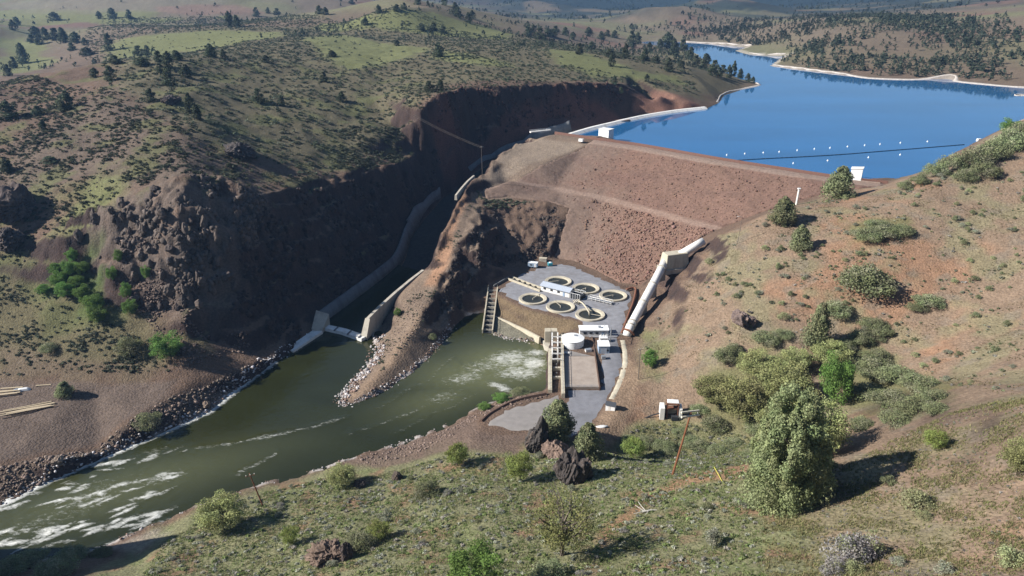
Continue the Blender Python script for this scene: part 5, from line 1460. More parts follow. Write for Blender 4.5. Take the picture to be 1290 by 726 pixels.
for i, (cx, cy) in enumerate(row1 + row2):
    a = W(860 + cx / 3, cy / 3, WATER_HI)
    if proto is None:
        o = proto = empty('marker_buoy', a); MB().lathe([(0, -.5), (.55, -.35), (.78, .05), (.62, .4), (.25, .65), (.16, .75), (.14, 1.0), (0, 1.05)], n=14).build('float', M_BUOY, o, smooth=True)
        MB().lathe([(.14, 1.0), (.22, 1.04), (.22, 1.25), (0, 1.3)], n=8).build('topmark', M_BUOY, o)
    else:
        o = proto.copy(); COL.objects.link(o); o.location = a
        for ch in list(proto.children): k_ = ch.copy(); COL.objects.link(k_); k_.parent = o
    o.scale = (.72, .72, .72)
    tag(o, 'white marker buoy floating on the far side of the dark lake boom' if i < 12 else 'white marker buoy floating between the dark boom and the dam', 'buoy', 'buoys beyond the boom' if i < 12 else 'buoys on the dam side of the boom')

# boulders and rock outcrops that stand out
def boulder(name, px, py, wpx, hpx, label, col, seed, sub=5, squash=1.0, cat='boulder', spires=0.35):
    a = Vector(hit(px, py)); fw = a.y * CP - (a.z - CAMZ) * SP
    w = .86 * wpx / F * fw; h = .86 * hpx / F * fw / math.cos(PITCH)
    bm = bmesh.new(); bmesh.ops.create_icosphere(bm, subdivisions=sub, radius=1)
    me = bpy.data.meshes.new(name); bm.to_mesh(me); bm.free()
    V = np.empty(len(me.vertices) * 3, np.float32); me.vertices.foreach_get('co', V); V = V.reshape(-1, 3).astype(float)
    rgb = np.random.default_rng(seed * 7 + 1)
    npl = 26
    N = rgb.normal(size=(npl, 3)); N[:, 2] *= .55 if cat == 'crag' else .9; N /= np.linalg.norm(N, axis=1)[:, None]
    D = rgb.uniform(.62, 1.0, npl)
    dots = V @ N.T
    r = np.min(np.where(dots > .12, D / np.maximum(dots, .12), 9), axis=1)
    r = np.minimum(r, 1.25)
    nz = ridged(V[:, 0] * 2.3 + seed * 3.1, V[:, 1] * 2.3 + V[:, 2] * .9, 4, seed); n2 = fbm(V[:, 0] * 5.1 + V[:, 2] * 3.2, V[:, 1] * 5.1 - V[:, 2] * 2, 3, seed + 4)
    rf = 2.4 if cat == 'outcrop' else 1.5
    V *= (r * (1 + .13 * rf * nz + .12 * rf * n2))[:, None]
    V[:, 2] = np.where(V[:, 2] > 0, V[:, 2] * (1 + spires * vnoise(V[:, 0] * 2.2 + seed, V[:, 1] * 2.2, seed + 9)), V[:, 2] * .8)
    V[:, 2] += .45
    V *= np.array((w / 2, w / 2 * squash, h / 1.5))
    me.vertices.foreach_set('co', V.astype(np.float32).ravel()); me.update()
    cl = me.color_attributes.new('Col', 'FLOAT_COLOR', 'POINT')
    c = np.ones((len(V), 4), np.float32); c[:, :3] = np.array(col) * (1 + .5 * n2[:, None] + .35 * nz[:, None] * .6)
    pale = np.clip(vnoise(V[:, 0] * .5, V[:, 1] * .5 + V[:, 2] * .3, seed + 2) - .25, 0, 1)[:, None] * 1.2
    c[:, :3] = np.clip(c[:, :3] * (1 - pale) + np.array((.24, .17, .13)) * pale, .01, .8)
    cl.data.foreach_set('color', c.ravel())
    o = obj(name, me, M_ROCK, None, tuple(a), seed * .7); tag(o, label, cat); return o
boulder('boulder', 678, 566, 42, 42, 'tall black jagged boulder beside the conical juniper by the gravel lot', (.050, .044, .040), 3)
boulder('boulder', 719, 606, 46, 48, 'black boulder with a pinkish foot standing below the other black rock', (.055, .046, .042), 6)
boulder('boulder', 700, 572, 34, 20, 'low brown rock wedged between the two black boulders', (.17, .12, .095), 9)
boulder('rock_outcrop', 414, 704, 62, 22, 'brown rock outcrop with a dark face in the foreground sagebrush', (.12, .085, .065), 12, cat='outcrop', squash=.8, spires=.1)
boulder('boulder', 437, 703, 22, 26, 'dark rock at the right end of the brown foreground outcrop', (.07, .055, .05), 14)
boulder('boulder', 453, 612, 18, 11, 'small dark rock on the bank above the green river', (.06, .05, .045), 15)
boulder('boulder', 500, 603, 16, 10, 'low dark rock lying in the green scrub near the river bank', (.07, .055, .045), 16)
boulder('boulder', 73, 583, 15, 9, 'big pale brown block perched on the riprap below the dirt bench', (.24, .19, .15), 17)
boulder('boulder', 260, 512, 14, 8, 'brown block among the riprap at the green water edge', (.20, .155, .12), 18)
boulder('rock_outcrop', 302, 197, 46, 18, 'dark rock outcrop on the brown slope above the gorge', (.055, .047, .045), 20, cat='outcrop')
boulder('rock_outcrop', 215, 130, 30, 10, 'dark low outcrop among sagebrush in the middle of the plateau slope', (.06, .05, .048), 21, cat='outcrop')
boulder('rock_outcrop', 22, 272, 60, 30, 'dark shaded outcrop at the left edge of the hillside', (.065, .05, .045), 22, cat='outcrop')
boulder('rock_outcrop', 14, 310, 46, 26, 'dark jagged outcrop low on the left edge of the hillside', (.06, .05, .045), 23, cat='outcrop')
boulder('rock_outcrop', 935, 408, 46, 16, 'flat dark rock ledge on the right hand slope above the road', (.12, .09, .08), 25, cat='outcrop', squash=.6)
# crags of the left bluff
rg = np.random.default_rng(77)
crs = [(120,275),(140,262),(165,270),(150,300),(180,290),(205,268),(230,262),(258,280),(240,300),(215,310),(190,330),(265,322),(250,345),(232,362),(270,365),(225,385),(190,382),(170,345),(285,345),(100,295),(205,345),(292,300)] + [(x_ + RNG.uniform(-16, 16), y_ + RNG.uniform(-16, 16)) for x_, y_ in ((130,270),(150,285),(175,275),(195,300),(220,285),(245,275),(255,300),(235,320),(210,325),(180,310),(160,295),(275,330),(260,350),(240,370),(285,370),(215,370),(185,360),(205,395),(245,390),(165,330),(300,320),(280,300),(140,250),(200,250),(262,255),(300,265))]
for i, (x_, y_) in enumerate(crs):
    o = boulder('crag', x_, y_ + 6, rg.uniform(8, 18), rg.uniform(8, 14), 'dark jagged basalt crag on the left bluff above the river', (.098, .078, .066) if i % 3 else (.075, .06, .054), 40 + i, 3, .8, 'crag', .25); o['group'] = 'crags of the left bluff'

# odds and ends on the power house deck
for px, py, w_, d_, h_, rz, m_, nm, lb, ct in ((741, 443, 2.6, 1.6, 1.1, .2, M_CONC_W, 'equipment_crate', 'pale crate on the deck right of the round white tank', 'crate'), (714, 445, 3.0, 1.4, .5, 0, M_CONC_W, 'pipe_stack', 'low stack of white pipes in front of the round white tank', 'pipes'), (760, 452, 1.6, 1.6, 1.3, .1, M_STEEL, 'pump_box', 'small grey pump box in front of the block house', 'pump')):
    a = W(px, py, LOTZ + .8); o = empty(nm, a, rz); tag(o, lb, ct)
    if nm == 'pipe_stack':
        for k_ in range(4): MB().tube([(-w_ / 2, -.6 + k_ * .4, .2), (w_ / 2, -.6 + k_ * .4, .2)], .18, 8).build('pipe', m_, o)
    else:
        MB().box((0, 0, 0), (w_, d_, h_), bev=.05).build('body', m_, o); MB().box((0, 0, h_), (w_ + .1, d_ + .1, .1)).build('lid', M_STEEL, o)
# timber on the bench
def timber(px, py, ln, wd, hh, rz, n, label, name='lumber_pile', m=None):
    a = hit(px, py); o = empty(name, a, rz); tag(o, label, 'timber')
    rgt = random.Random(int(px))
    for k_ in range(n):
        MB().box((rgt.uniform(-.6, .6), (k_ - n / 2) * wd / n * 1.4, rgt.uniform(.05, hh)), (ln * rgt.uniform(.8, 1.05), wd / n, .22), rgt.uniform(-.07, .07)).build('plank', m or M_WOOD, o)
timber(36, 516, 17, 3.2, .7, .38, 7, 'long pile of pale weathered planks on the dirt bench by the river')
timber(14, 494, 8, 4, .9, .2, 5, 'short stack of pale timber at the left edge of the dirt bench')
a = hit(30, 492); o = empty('tarp_heap', a, .3); tag(o, 'white and blue tarpaulin bundle beside the short timber stack', 'tarpaulin')
MB().box((0, 0, -.1), (5, 2, 1.2), top=(.6, .5), bev=.3).build('white_tarp', M_WHITE, o); MB().box((-2.6, .6, -.1), (2.4, 1.6, .8), .4, top=(.6, .5), bev=.2).build('blue_tarp', M_BLUE, o)
a = hit(55, 486); o = MB().box((0, 0, 0), (5.5, .6, .35), .15, bev=.05).build('pale_beam', M_WOOD, None, a); tag(o, 'single pale beam lying behind the tarpaulin on the dirt bench', 'timber')
# fallen bleached tree
a = Vector(hit(812, 646)); M_DEAD = mat('bleached_wood', (.52, .49, .44), .9, var=.2, scale=3, bump=.03)
o = empty('fallen_tree', tuple(a), .15); tag(o, 'bleached fallen tree with bare branches on the bare ground', 'dead tree')
mb = MB().tube([(-.5, 0, .3), (1.5, .2, .4), (3.2, .1, .35)], [.26, .2, .1], 7); mb.build('trunk', M_DEAD, o)
for p in ([(0, 0, .4), (-1.2, .8, 1.0), (-2, 1.6, 1.2)], [(.3, 0, .4), (-.7, 1.5, 1.3), (-1.0, 2.4, 1.6)], [(1, .1, .4), (.4, -.9, .8), (-.6, -1.7, .7)], [(-.4, 0, .35), (-1.8, -.4, .5), (-2.9, -.3, .3)]):
    MB().tube(p, [.14, .09, .04], 5).build('branch', M_DEAD, o)
# ---------------------------------------------------------------- plants
def leaf_mat(name):
    m = mat(name, attr='Col', rough=.85, var=.12, scale=3, bump=0, spec=.15)
    n, l = m.node_tree.nodes, m.node_tree.links
    b = n['Principled BSDF']
    at = [q for q in n if q.type == 'ATTRIBUTE'][0]
    oi = n.new('ShaderNodeObjectInfo'); hs = n.new('ShaderNodeHueSaturation')
    r1 = n.new('ShaderNodeMapRange'); r1.inputs['To Min'].default_value = .78; r1.inputs['To Max'].default_value = 1.22
    r2 = n.new('ShaderNodeMapRange'); r2.inputs['To Min'].default_value = .485; r2.inputs['To Max'].default_value = .515
    l.new(oi.outputs['Random'], r1.inputs['Value']); l.new(oi.outputs['Random'], r2.inputs['Value'])
    l.new(r1.outputs['Result'], hs.inputs['Value']); l.new(r2.outputs['Result'], hs.inputs['Hue'])
    src = b.inputs['Base Color'].links[0].from_socket
    l.new(src, hs.inputs['Color']); l.new(hs.outputs['Color'], b.inputs['Base Color'])
    tr = n.new('ShaderNodeBsdfTranslucent'); mx = n.new('ShaderNodeMixShader'); mx.inputs['Fac'].default_value = .30
    l.new(hs.outputs['Color'], tr.inputs['Color'])
    out = [q for q in n if q.type == 'OUTPUT_MATERIAL'][0]
    l.new(b.outputs['BSDF'], mx.inputs[1]); l.new(tr.outputs['BSDF'], mx.inputs[2]); l.new(mx.outputs['Shader'], out.inputs['Surface'])
    return m
M_LEAF = leaf_mat('foliage')
M_BARK = mat('grey_bark', (.13, .105, .085), .95, var=.3, scale=4, bump=.05)

def leaves(rg, cen, rad, nper, size, col, zsq=.85, var=.22, alt=None, altp=.0):
    """leaf sprays spread through clumps: cen (k,3), rad (k,)"""
    k = len(cen)
    n = k * nper
    d = rg.normal(size=(n, 3)); d /= np.linalg.norm(d, axis=1)[:, None]
    r = rg.uniform(.35, 1.0, n) ** .6
    R = np.repeat(rad, nper)
    off = d * (r * R)[:, None]; off[:, 2] *= zsq
    P = np.repeat(cen, nper, 0) + off
    nrm = d + rg.normal(size=(n, 3)) * .55; nrm /= np.linalg.norm(nrm, axis=1)[:, None]
    a = np.cross(nrm, rg.normal(size=(n, 3))); a /= np.linalg.norm(a, axis=1)[:, None]
    b = np.cross(nrm, a)
    s = size * rg.uniform(.6, 1.4, n)
    V = np.stack([P + a * s[:, None], P + (b * .85 - a * .5) * s[:, None], P - (b * .85 + a * .5) * s[:, None]], 1).reshape(-1, 3)
    Fc = np.arange(n * 3).reshape(-1, 3)
    cb = rg.uniform(1 - var, 1 + var, (k, 1)) * rg.uniform(.95, 1.05, (k, 3)) * np.array(col)
    if alt is not None:
        pick = rg.uniform(0, 1, k) < altp; cb[pick] = np.array(alt) * rg.uniform(1 - var, 1 + var, (pick.sum(), 1))
    C = np.repeat(cb, nper, 0) * rg.uniform(.8, 1.2, (n, 1))
    return V, Fc, np.repeat(C, 3, 0)

def crown_juniper(seed, col, width=.55, pts=46, per=60, size=.035, pointy=1.0):
    rg = np.random.default_rng(seed)
    z = np.sort(rg.uniform(.07, .97, pts)); 
    prof = width / 2 * np.clip((1 - z) ** (.62 * pointy) * 1.15, .05, 1) * np.clip(z / .16, .55, 1)
    a = rg.uniform(0, 6.28, pts); q = rg.uniform(.35, .98, pts)
    cen = np.stack([np.cos(a) * prof * q, np.sin(a) * prof * q, z], -1)
    rad = np.clip(prof * .62, .045, .16) * rg.uniform(.7, 1.25, pts)
    return leaves(rg, cen, rad, per, size, col, 1.15)

def crown_multi(seed, col, width=.66, lobes=17, per=150, size=.0085):
    rg = np.random.default_rng(seed)
    cen, rad = [], []
    for k in range(lobes):
        a = 2.4 * k + rg.uniform(-.4, .4); q = width / 2 * math.sqrt((k + .3) / lobes) * .88
        top = 1.0 - .42 * (q / (width / 2)) ** 1.6 + rg.uniform(-.07, .04); lw = rg.uniform(.10, .15)
        n = 17
        z = np.linspace(.05, top, n) + rg.uniform(-.02, .02, n)
        w = lw * np.clip((1 - z / top) * 1.6, .14, 1) ** .6
        th = rg.uniform(0, 6.28, n); rr = w * rg.uniform(.2, .8, n)
        cen.append(np.stack([math.cos(a) * q + np.cos(th) * rr, math.sin(a) * q + np.sin(th) * rr, z], -1)); rad.append(np.clip(w * .6, .022, .085) * rg.uniform(.8, 1.25, n))
    n = 190
    z = rg.uniform(.06, .985, n); th = rg.uniform(0, 6.28, n)
    r = width / 2 * .90 * np.sqrt(np.clip(1 - (np.abs(z - .36) / .64) ** 2.1, .02, 1)) * (1 + .16 * vnoise(np.cos(th) * 1.6 + z * 3, np.sin(th) * 1.6, seed)) * rg.uniform(.78, 1.0, n)
    cen.append(np.stack([np.cos(th) * r, np.sin(th) * r, z], -1)); rad.append(rg.uniform(.035, .07, n))
    return leaves(rg, np.concatenate(cen), np.concatenate(rad), per, size, col, 1.3, .16)

def crown_round(seed, col, width=1.0, pts=40, per=50, size=.035, z0=.25, gap=.3, alt=None, altp=0):
    rg = np.random.default_rng(seed)
    u = rg.normal(size=(pts, 3)); u /= np.linalg.norm(u, axis=1)[:, None]
    r = rg.uniform(.45, .9, pts)
    c = u * r[:, None] * np.array((width / 2, width / 2, (1 - z0) / 2))
    c[:, 2] += z0 + (1 - z0) / 2
    c += rg.normal(size=(pts, 3)) * .03
    rad = rg.uniform(.09, .17, pts) * (width ** .5)
    return leaves(rg, c, rad, per, size, col, .8, .24, alt, altp)

def crown_shrub(seed, col, pts=15, per=34, size=.055, width=1.25, alt=None, altp=0, h=.95):
    rg = np.random.default_rng(seed)
    a = rg.uniform(0, 6.28, pts); q = np.sqrt(rg.uniform(0, 1, pts)) * .72 * width / 2
    z = (h - .2) * np.clip(1 - (q / (width / 2)) ** 2, .15, 1) * rg.uniform(.45, 1.0, pts)
    c = np.stack([np.cos(a) * q, np.sin(a) * q, z], -1)
    return leaves(rg, c, rg.uniform(.16, .27, pts), per, size, col, .8, .2, alt, altp)

def trunk_mesh(seed, h=.5, r=.03, limbs=5, spread=.3, name='trunk', top=.9):
    rg = random.Random(seed); mb = MB()
    mb.tube([(0, 0, -.06), (rg.uniform(-.02, .02), rg.uniform(-.02, .02), h * .5), (rg.uniform(-.03, .03), 0, h)], [r, r * .75, r * .35], 7)
    for i in range(limbs):
        a = rg.uniform(0, 6.28); z = h * rg.uniform(.35, .95); l = spread * rg.uniform(.6, 1.1)
        p1 = (math.cos(a) * l * .5, math.sin(a) * l * .5, z + l * .45); p2 = (math.cos(a + .3) * l, math.sin(a + .3) * l, min(top, z + l * 1.0))
        mb.tube([(0, 0, z), p1, p2], [r * .45, r * .28, r * .1], 5)
        a2 = a + rg.uniform(.4, .9); mb.tube([p1, (p1[0] + math.cos(a2) * l * .4, p1[1] + math.sin(a2) * l * .4, p1[2] + l * .35)], [r * .22, r * .07], 4)
    bmesh.ops.recalc_face_normals(mb.bm, faces=mb.bm.faces)
    me = bpy.data.meshes.new(name); mb.bm.to_mesh(me); mb.bm.free(); me.materials.append(M_BARK); return me

def mk(name, arr):
    me = np_mesh(name, *arr); me.materials.append(M_LEAF); return me
JUN = (.225, .245, .128); OLIVE = (.290, .300, .130); BRIGHT = (.150, .245, .062); SAGE = (.290, .295, .215); PALE = (.340, .360, .190); DARKG = (.060, .072, .034)
KINDS = {
 'juniper': [(mk('crown', crown_juniper(s, JUN, .62, 70, 130, .021)), trunk_mesh(s, .8, .035, 4, .14)) for s in (1, 2, 3)],
 'big_juniper': [(mk('crown', crown_multi(9, (.275, .310, .150))), trunk_mesh(9, .8, .035, 6, .2))],
 'far_juniper': [(mk('crown', crown_juniper(s, (.085, .100, .062), .60, 34, 40, .042)), trunk_mesh(s, .8, .04, 3, .14)) for s in (11, 12, 13, 14)],
 'oak': [(mk('crown', crown_round(s, OLIVE, 1.0, 95, 130, .0155, .18)), trunk_mesh(s, .55, .035, 9, .36)) for s in (21, 22)],
 'bare_oak': [(mk('crown', crown_round(s, (.27, .285, .11), 1.05, 90, 60, .0125, .22)), trunk_mesh(s, .62, .04, 16, .42)) for s in (24,)],
 'bright': [(mk('crown', crown_round(s, BRIGHT, 1.0, 80, 130, .017, .06)), trunk_mesh(s, .5, .03, 6, .3)) for s in (31, 32)],
 'yellowgreen': [(mk('crown', crown_round(s, (.24, .29, .085), .95, 70, 100, .017, .15)), trunk_mesh(s, .5, .03, 7, .3)) for s in (33, 34)],
 'thicket': [(mk('crown', crown_shrub(s, (.230, .255, .130), 48, 110, .024, 1.4, (.27, .27, .17), .25)), trunk_mesh(s, .3, .02, 5, .3)) for s in (41, 42, 43)],
}
SHR = {
 'sage': [mk('sagebrush', crown_shrub(s, SAGE, 22, 60, .036)) for s in (51, 52, 53)],
 'green': [mk('green_shrub', crown_shrub(s, (.205, .225, .120), 22, 60, .036)) for s in (54, 55, 56)],
 'pale': [mk('rabbitbrush', crown_shrub(s, PALE, 26, 80, .028)) for s in (57, 58)],
 'grey': [mk('grey_shrub', crown_shrub(s, (.33, .305, .295), 26, 80, .028, 1.3, PALE, .2)) for s in (59, 60)],
}
UNIT_H = 1.0
def size_at(a, wpx, hpx):
    fw = a[1] * CP - (a[2] - CAMZ) * SP
    dep = math.atan2(CAMZ - a[2], math.hypot(a[0], a[1]))
    w = wpx / F * fw
    h = max(hpx / F * fw - w * .35 * math.sin(dep), .35 * w) / math.cos(dep)
    return w, h
count = 0
def plant(kind, px, py, wpx, hpx, label, cat='tree', group=None, name=None, uw=None):
    """a tree or big bush of its own, crown and trunk as parts"""
    global count
    count += 1
    a = hit(px, py); w, h = size_at(a, wpx, hpx)
    cm_, tm = KINDS[kind][count % len(KINDS[kind])]
    u = uw or {'juniper': .62, 'far_juniper': .60, 'big_juniper': .66, 'oak': 1.1, 'bare_oak': 1.12, 'bright': 1.1, 'yellowgreen': 1.05, 'thicket': 1.3}[kind]
    nm = name or {'juniper': 'juniper_tree', 'big_juniper': 'juniper_tree', 'far_juniper': 'juniper_tree', 'oak': 'oak_tree', 'bare_oak': 'oak_tree', 'bright': 'green_tree', 'yellowgreen': 'young_tree', 'thicket': 'thicket'}[kind]
    o = empty(nm, (a[0], a[1], a[2] - .05 * h), random.uniform(0, 6.28), (w / u, w / u, h))
    c = obj('crown', cm_, None, o); t = obj('trunk', tm, None, o)
    tag(o, label, cat, group)
    return o

# --- right-hand slope and terrace, one by one
plant('juniper', 1056, 250, 36, 46, 'rounded green juniper beside the white crest gatehouse')
plant('juniper', 986, 283, 32, 40, 'bushy juniper just right of the white standpipe on the dam edge')
plant('juniper', 1007, 315, 26, 36, 'golden tipped small juniper on the bare slope below two others')
plant('thicket', 1088, 368, 78, 52, 'wide grey green oak thicket alone on the upper red slope', 'bush')
plant('thicket', 1090, 362, 52, 44, 'dark leafy bush in the middle of the wide grey green oak thicket', 'bush')
plant('juniper', 1027, 440, 32, 66, 'tall narrow juniper standing above the dense slope thickets')
plant('thicket', 1052, 398, 40, 30, 'low green bush right of the tall narrow juniper', 'bush')
plant('bright', 1048, 508, 50, 74, 'dense dark green leafy tree behind the big foreground juniper')
plant('oak', 985, 512, 80, 66, 'broad olive oak left of the dense dark green tree')
plant('oak', 930, 528, 74, 66, 'broad olive oak with grey limbs nearest the concrete vault')
for px, py, w_, h_ in ((895, 508, 60, 44), (955, 476, 64, 44), (1000, 470, 50, 40), (1046, 462, 56, 40), (968, 545, 50, 40)):
    plant('oak', px, py, w_, h_, 'olive oak in the grove between the concrete vault and the dark green tree', 'tree', 'oaks of the grove')
plant('oak', 1020, 575, 90, 92, 'large yellow green oak crowding the back of the big juniper')
plant('big_juniper', 984, 634, 96, 158, 'biggest juniper in the foreground with a long black shadow')
plant('juniper', 1012, 610, 50, 100, 'dark juniper stem at the right flank of the biggest foreground juniper')
plant('oak', 1281, 598, 54, 58, 'grey green tree cut by the right edge of the view')
plant('juniper', 702, 556, 44, 62, 'conical juniper between the gravel lot and the black boulder')
plant('juniper', 740, 578, 38, 54, 'grey green juniper just right of the black boulders')
plant('yellowgreen', 797, 578, 36, 36, 'small bright yellow green tree right of the boulders by the road')
plant('yellowgreen', 655, 606, 42, 46, 'small pale green tree left of the lower black boulder')
plant('yellowgreen', 576, 587, 34, 36, 'small green tree on the bank above the river near the gravel lot')
plant('bare_oak', 708, 700, 100, 98, 'half bare spreading oak with pale new leaves in the foreground')
plant('bright', 600, 738, 86, 64, 'bright green leafy bush at the bottom edge of the view', 'bush')
plant('thicket', 690, 728, 52, 28, 'dark green bush at the foot of the half bare oak', 'bush')
plant('oak', 282, 668, 70, 54, 'dark olive tree near the leaning pole by the rapids')
plant('yellowgreen', 366, 686, 28, 28, 'small bright green bush left of the brown foreground outcrop', 'bush')
plant('thicket', 187, 536, 40, 26, 'round green willow bush on the riprap beside the rapids', 'bush')
plant('juniper', 83, 498, 20, 22, 'small juniper alone on the dirt bench by the river')
plant('bright', 212, 448, 48, 36, 'rounded green shrub at the foot of the dark bluff', 'bush')
plant('thicket', 163, 444, 38, 30, 'green shrub left of the rounded one at the foot of the bluff', 'bush')
plant('thicket', 62, 442, 26, 16, 'small dark shrub low on the left grassy hillside', 'bush')
plant('bright', 501, 398, 12, 12, 'tiny bright green bush among rocks right of the spillway end', 'bush')
plant('thicket', 545, 428, 12, 12, 'tiny green bush above the tailrace water on the spur', 'bush')
plant('yellowgreen', 1176, 567, 34, 34, 'sparse yellow tipped shrub standing alone on the right slope', 'bush')
plant('oak', 430, 612, 44, 34, 'grey green bush by the river bank left of the foreground scrub', 'bush')
plant('thicket', 537, 625, 40, 28, 'grey green bush in the middle of the foreground sagebrush', 'bush')
plant('thicket', 455, 690, 44, 30, 'dull green bush right of the brown foreground outcrop', 'bush')
plant('yellowgreen', 478, 678, 36, 26, 'pale green bush between outcrop and bright green bush', 'bush')
plant('thicket', 655, 498, 30, 12, 'low bright shrub on the kerb by the tailrace', 'bush')
plant('bright', 632, 506, 28, 11, 'low green shrub hanging over the river by the gravel lot', 'bush')
plant('bright', 610, 516, 22, 10, 'lowest of the green shrubs along the lot kerb', 'bush')
plant('bright', 818, 462, 24, 26, 'green bush on the cut slope beside the dark pole', 'bush')
for px, py, w_, h_ in ((1200,215,40,30),(1178,222,34,26),(1158,232,26,20),(1225,210,50,34),(1250,200,44,34),(1268,190,46,38),(1282,180,40,36),(1240,222,40,26),(1140,238,22,16),(1215,228,32,22)):
    plant('thicket', px, py, w_, h_, 'dense oak scrub bush on the ridge above the lake', 'bush', 'oak scrub along the lake ridge')
plant('bright', 1272, 172, 34, 26, 'bright green tree at the top of the lake ridge')
# low scrub patches
for px, py, w_, h_ in ((1090,302,42,22),(1112,298,46,22),(1135,294,36,18),(1108,288,40,14)):
    plant('thicket', px, py, w_, h_, 'flat green scrub patch on the upper slope above the lone thicket', 'bush', 'flat scrub patch on the upper slope')
for px, py, w_, h_ in ((1085,430,40,24),(1108,420,34,20),(1100,412,40,18),(1170,384,44,18),(1155,390,30,14),(1065,440,30,20)):
    plant('thicket', px, py, w_, h_, 'rounded green scrub on the middle slope', 'bush', 'rounded scrub on the middle slope')
rs_ = random.Random(5)
for px, py, w_, h_ in ((1100,470,60,30),(1130,480,60,30),(1160,490,56,28),(1120,510,60,24),(1150,520,60,22),(1175,505,50,22),(1090,500,50,28),(1180,520,40,14),(1105,455,46,24),(1085,540,40,18),(1130,535,50,16)):
    plant('thicket', px, py, w_, h_, 'pale green scrub filling the hollow right of the oaks', 'bush', 'pale scrub in the hollow')
for px, py, w_, h_ in ((915,455,34,28),(925,445,26,20),(965,430,40,18),(985,424,30,14),(900,540,40,26),(880,520,30,16),(955,545,40,22),(1040,590,36,20),(870,560,30,16),(840,575,26,14),(820,560,24,14)):
    plant('thicket', px, py, w_, h_, 'mid green scrub clump around the oaks below the slope', 'bush', 'scrub clumps around the oaks')
for px, py, w_, h_ in ((75,360,26,22),(90,345,24,22),(84,375,28,24),(98,362,24,20),(108,380,28,26),(120,392,30,28),(70,345,18,16),(125,405,28,24),(55,370,20,14),(105,345,22,20),(92,328,18,18),(142,352,16,20),(160,375,18,22),(165,395,22,22),(150,330,14,18),(185,350,14,18)):
    plant('bright', px, py, w_, h_, 'green shrub in the gullies of the left bluff', 'bush', 'green shrubs in the bluff gullies')
for px, py, w_, h_ in ((40,712,50,16),(90,704,44,16),(128,700,30,14),(10,722,50,18),(70,724,60,16)):
    plant('thicket', px, py, w_, h_, 'dark bush in the shadowed lower left corner', 'bush', 'bushes in the shadowed corner')
for px, py, w_, h_ in ((836,566,34,18),(812,560,28,14),(880,566,36,16),(906,572,34,16),(858,548,26,12),(925,562,30,14),(792,556,22,12),(945,575,26,12)):
    plant('thicket', px, py, w_, h_, 'soft green scrub between the concrete vault and the leaning pole', 'bush', 'scrub behind the leaning pole')
# right foreground shrubs
def shrub(kind, px, py, wpx, hpx, label, group=None, cat='shrub', a=None, w=None, h=None):
    global count
    count += 1
    if a is None:
        a = hit(px, py); w, h = size_at(a, wpx, hpx)
    me = SHR[kind][count % len(SHR[kind])]
    o = bpy.data.objects.new(me.name.split('.')[0], me); COL.objects.link(o)
    o.location = (a[0], a[1], a[2] - .05 * h); o.rotation_euler = (0, 0, random.uniform(0, 6.28)); o.scale = (w / 1.25, w / 1.25, h / .95)
    tag(o, label, cat, group); return o
shrub('pale', 1154, 640, 54, 36, 'large rounded pale yellow green bush on the right foreground slope')
shrub('pale', 1164, 654, 24, 16, 'small yellow green bush at the foot of the large pale bush')
shrub('grey', 1062, 708, 62, 56, 'large grey purple sagebrush with pale tips in the right foreground')
shrub('grey', 1090, 700, 44, 46, 'pale tipped sagebrush leaning against the large grey purple one')
shrub('grey', 1050, 722, 40, 30, 'dead grey brush below the large grey purple sagebrush')
shrub('pale', 1075, 722, 30, 24, 'yellow green bush at the foot of the grey purple sagebrush')
shrub('sage', 898, 686, 32, 30, 'lone grey green shrub with a dark shadow left of the bottom right')
shrub('pale', 1271, 710, 44, 32, 'grey green rabbitbrush near the bottom right corner')
shrub('sage', 1188, 722, 28, 22, 'sagebrush at the bottom edge right of the grey purple clump')
shrub('sage', 1132, 712, 20, 16, 'small dark sagebrush right of the grey purple clump')
shrub('green', 1118, 610, 24, 18, 'small green shrub above the large pale bush')
shrub('pale', 1086, 535, 24, 18, 'pale rounded bush behind the big juniper shadow')
shrub('pale', 987, 402, 18, 14, 'single pale round bush on the middle of the red slope')

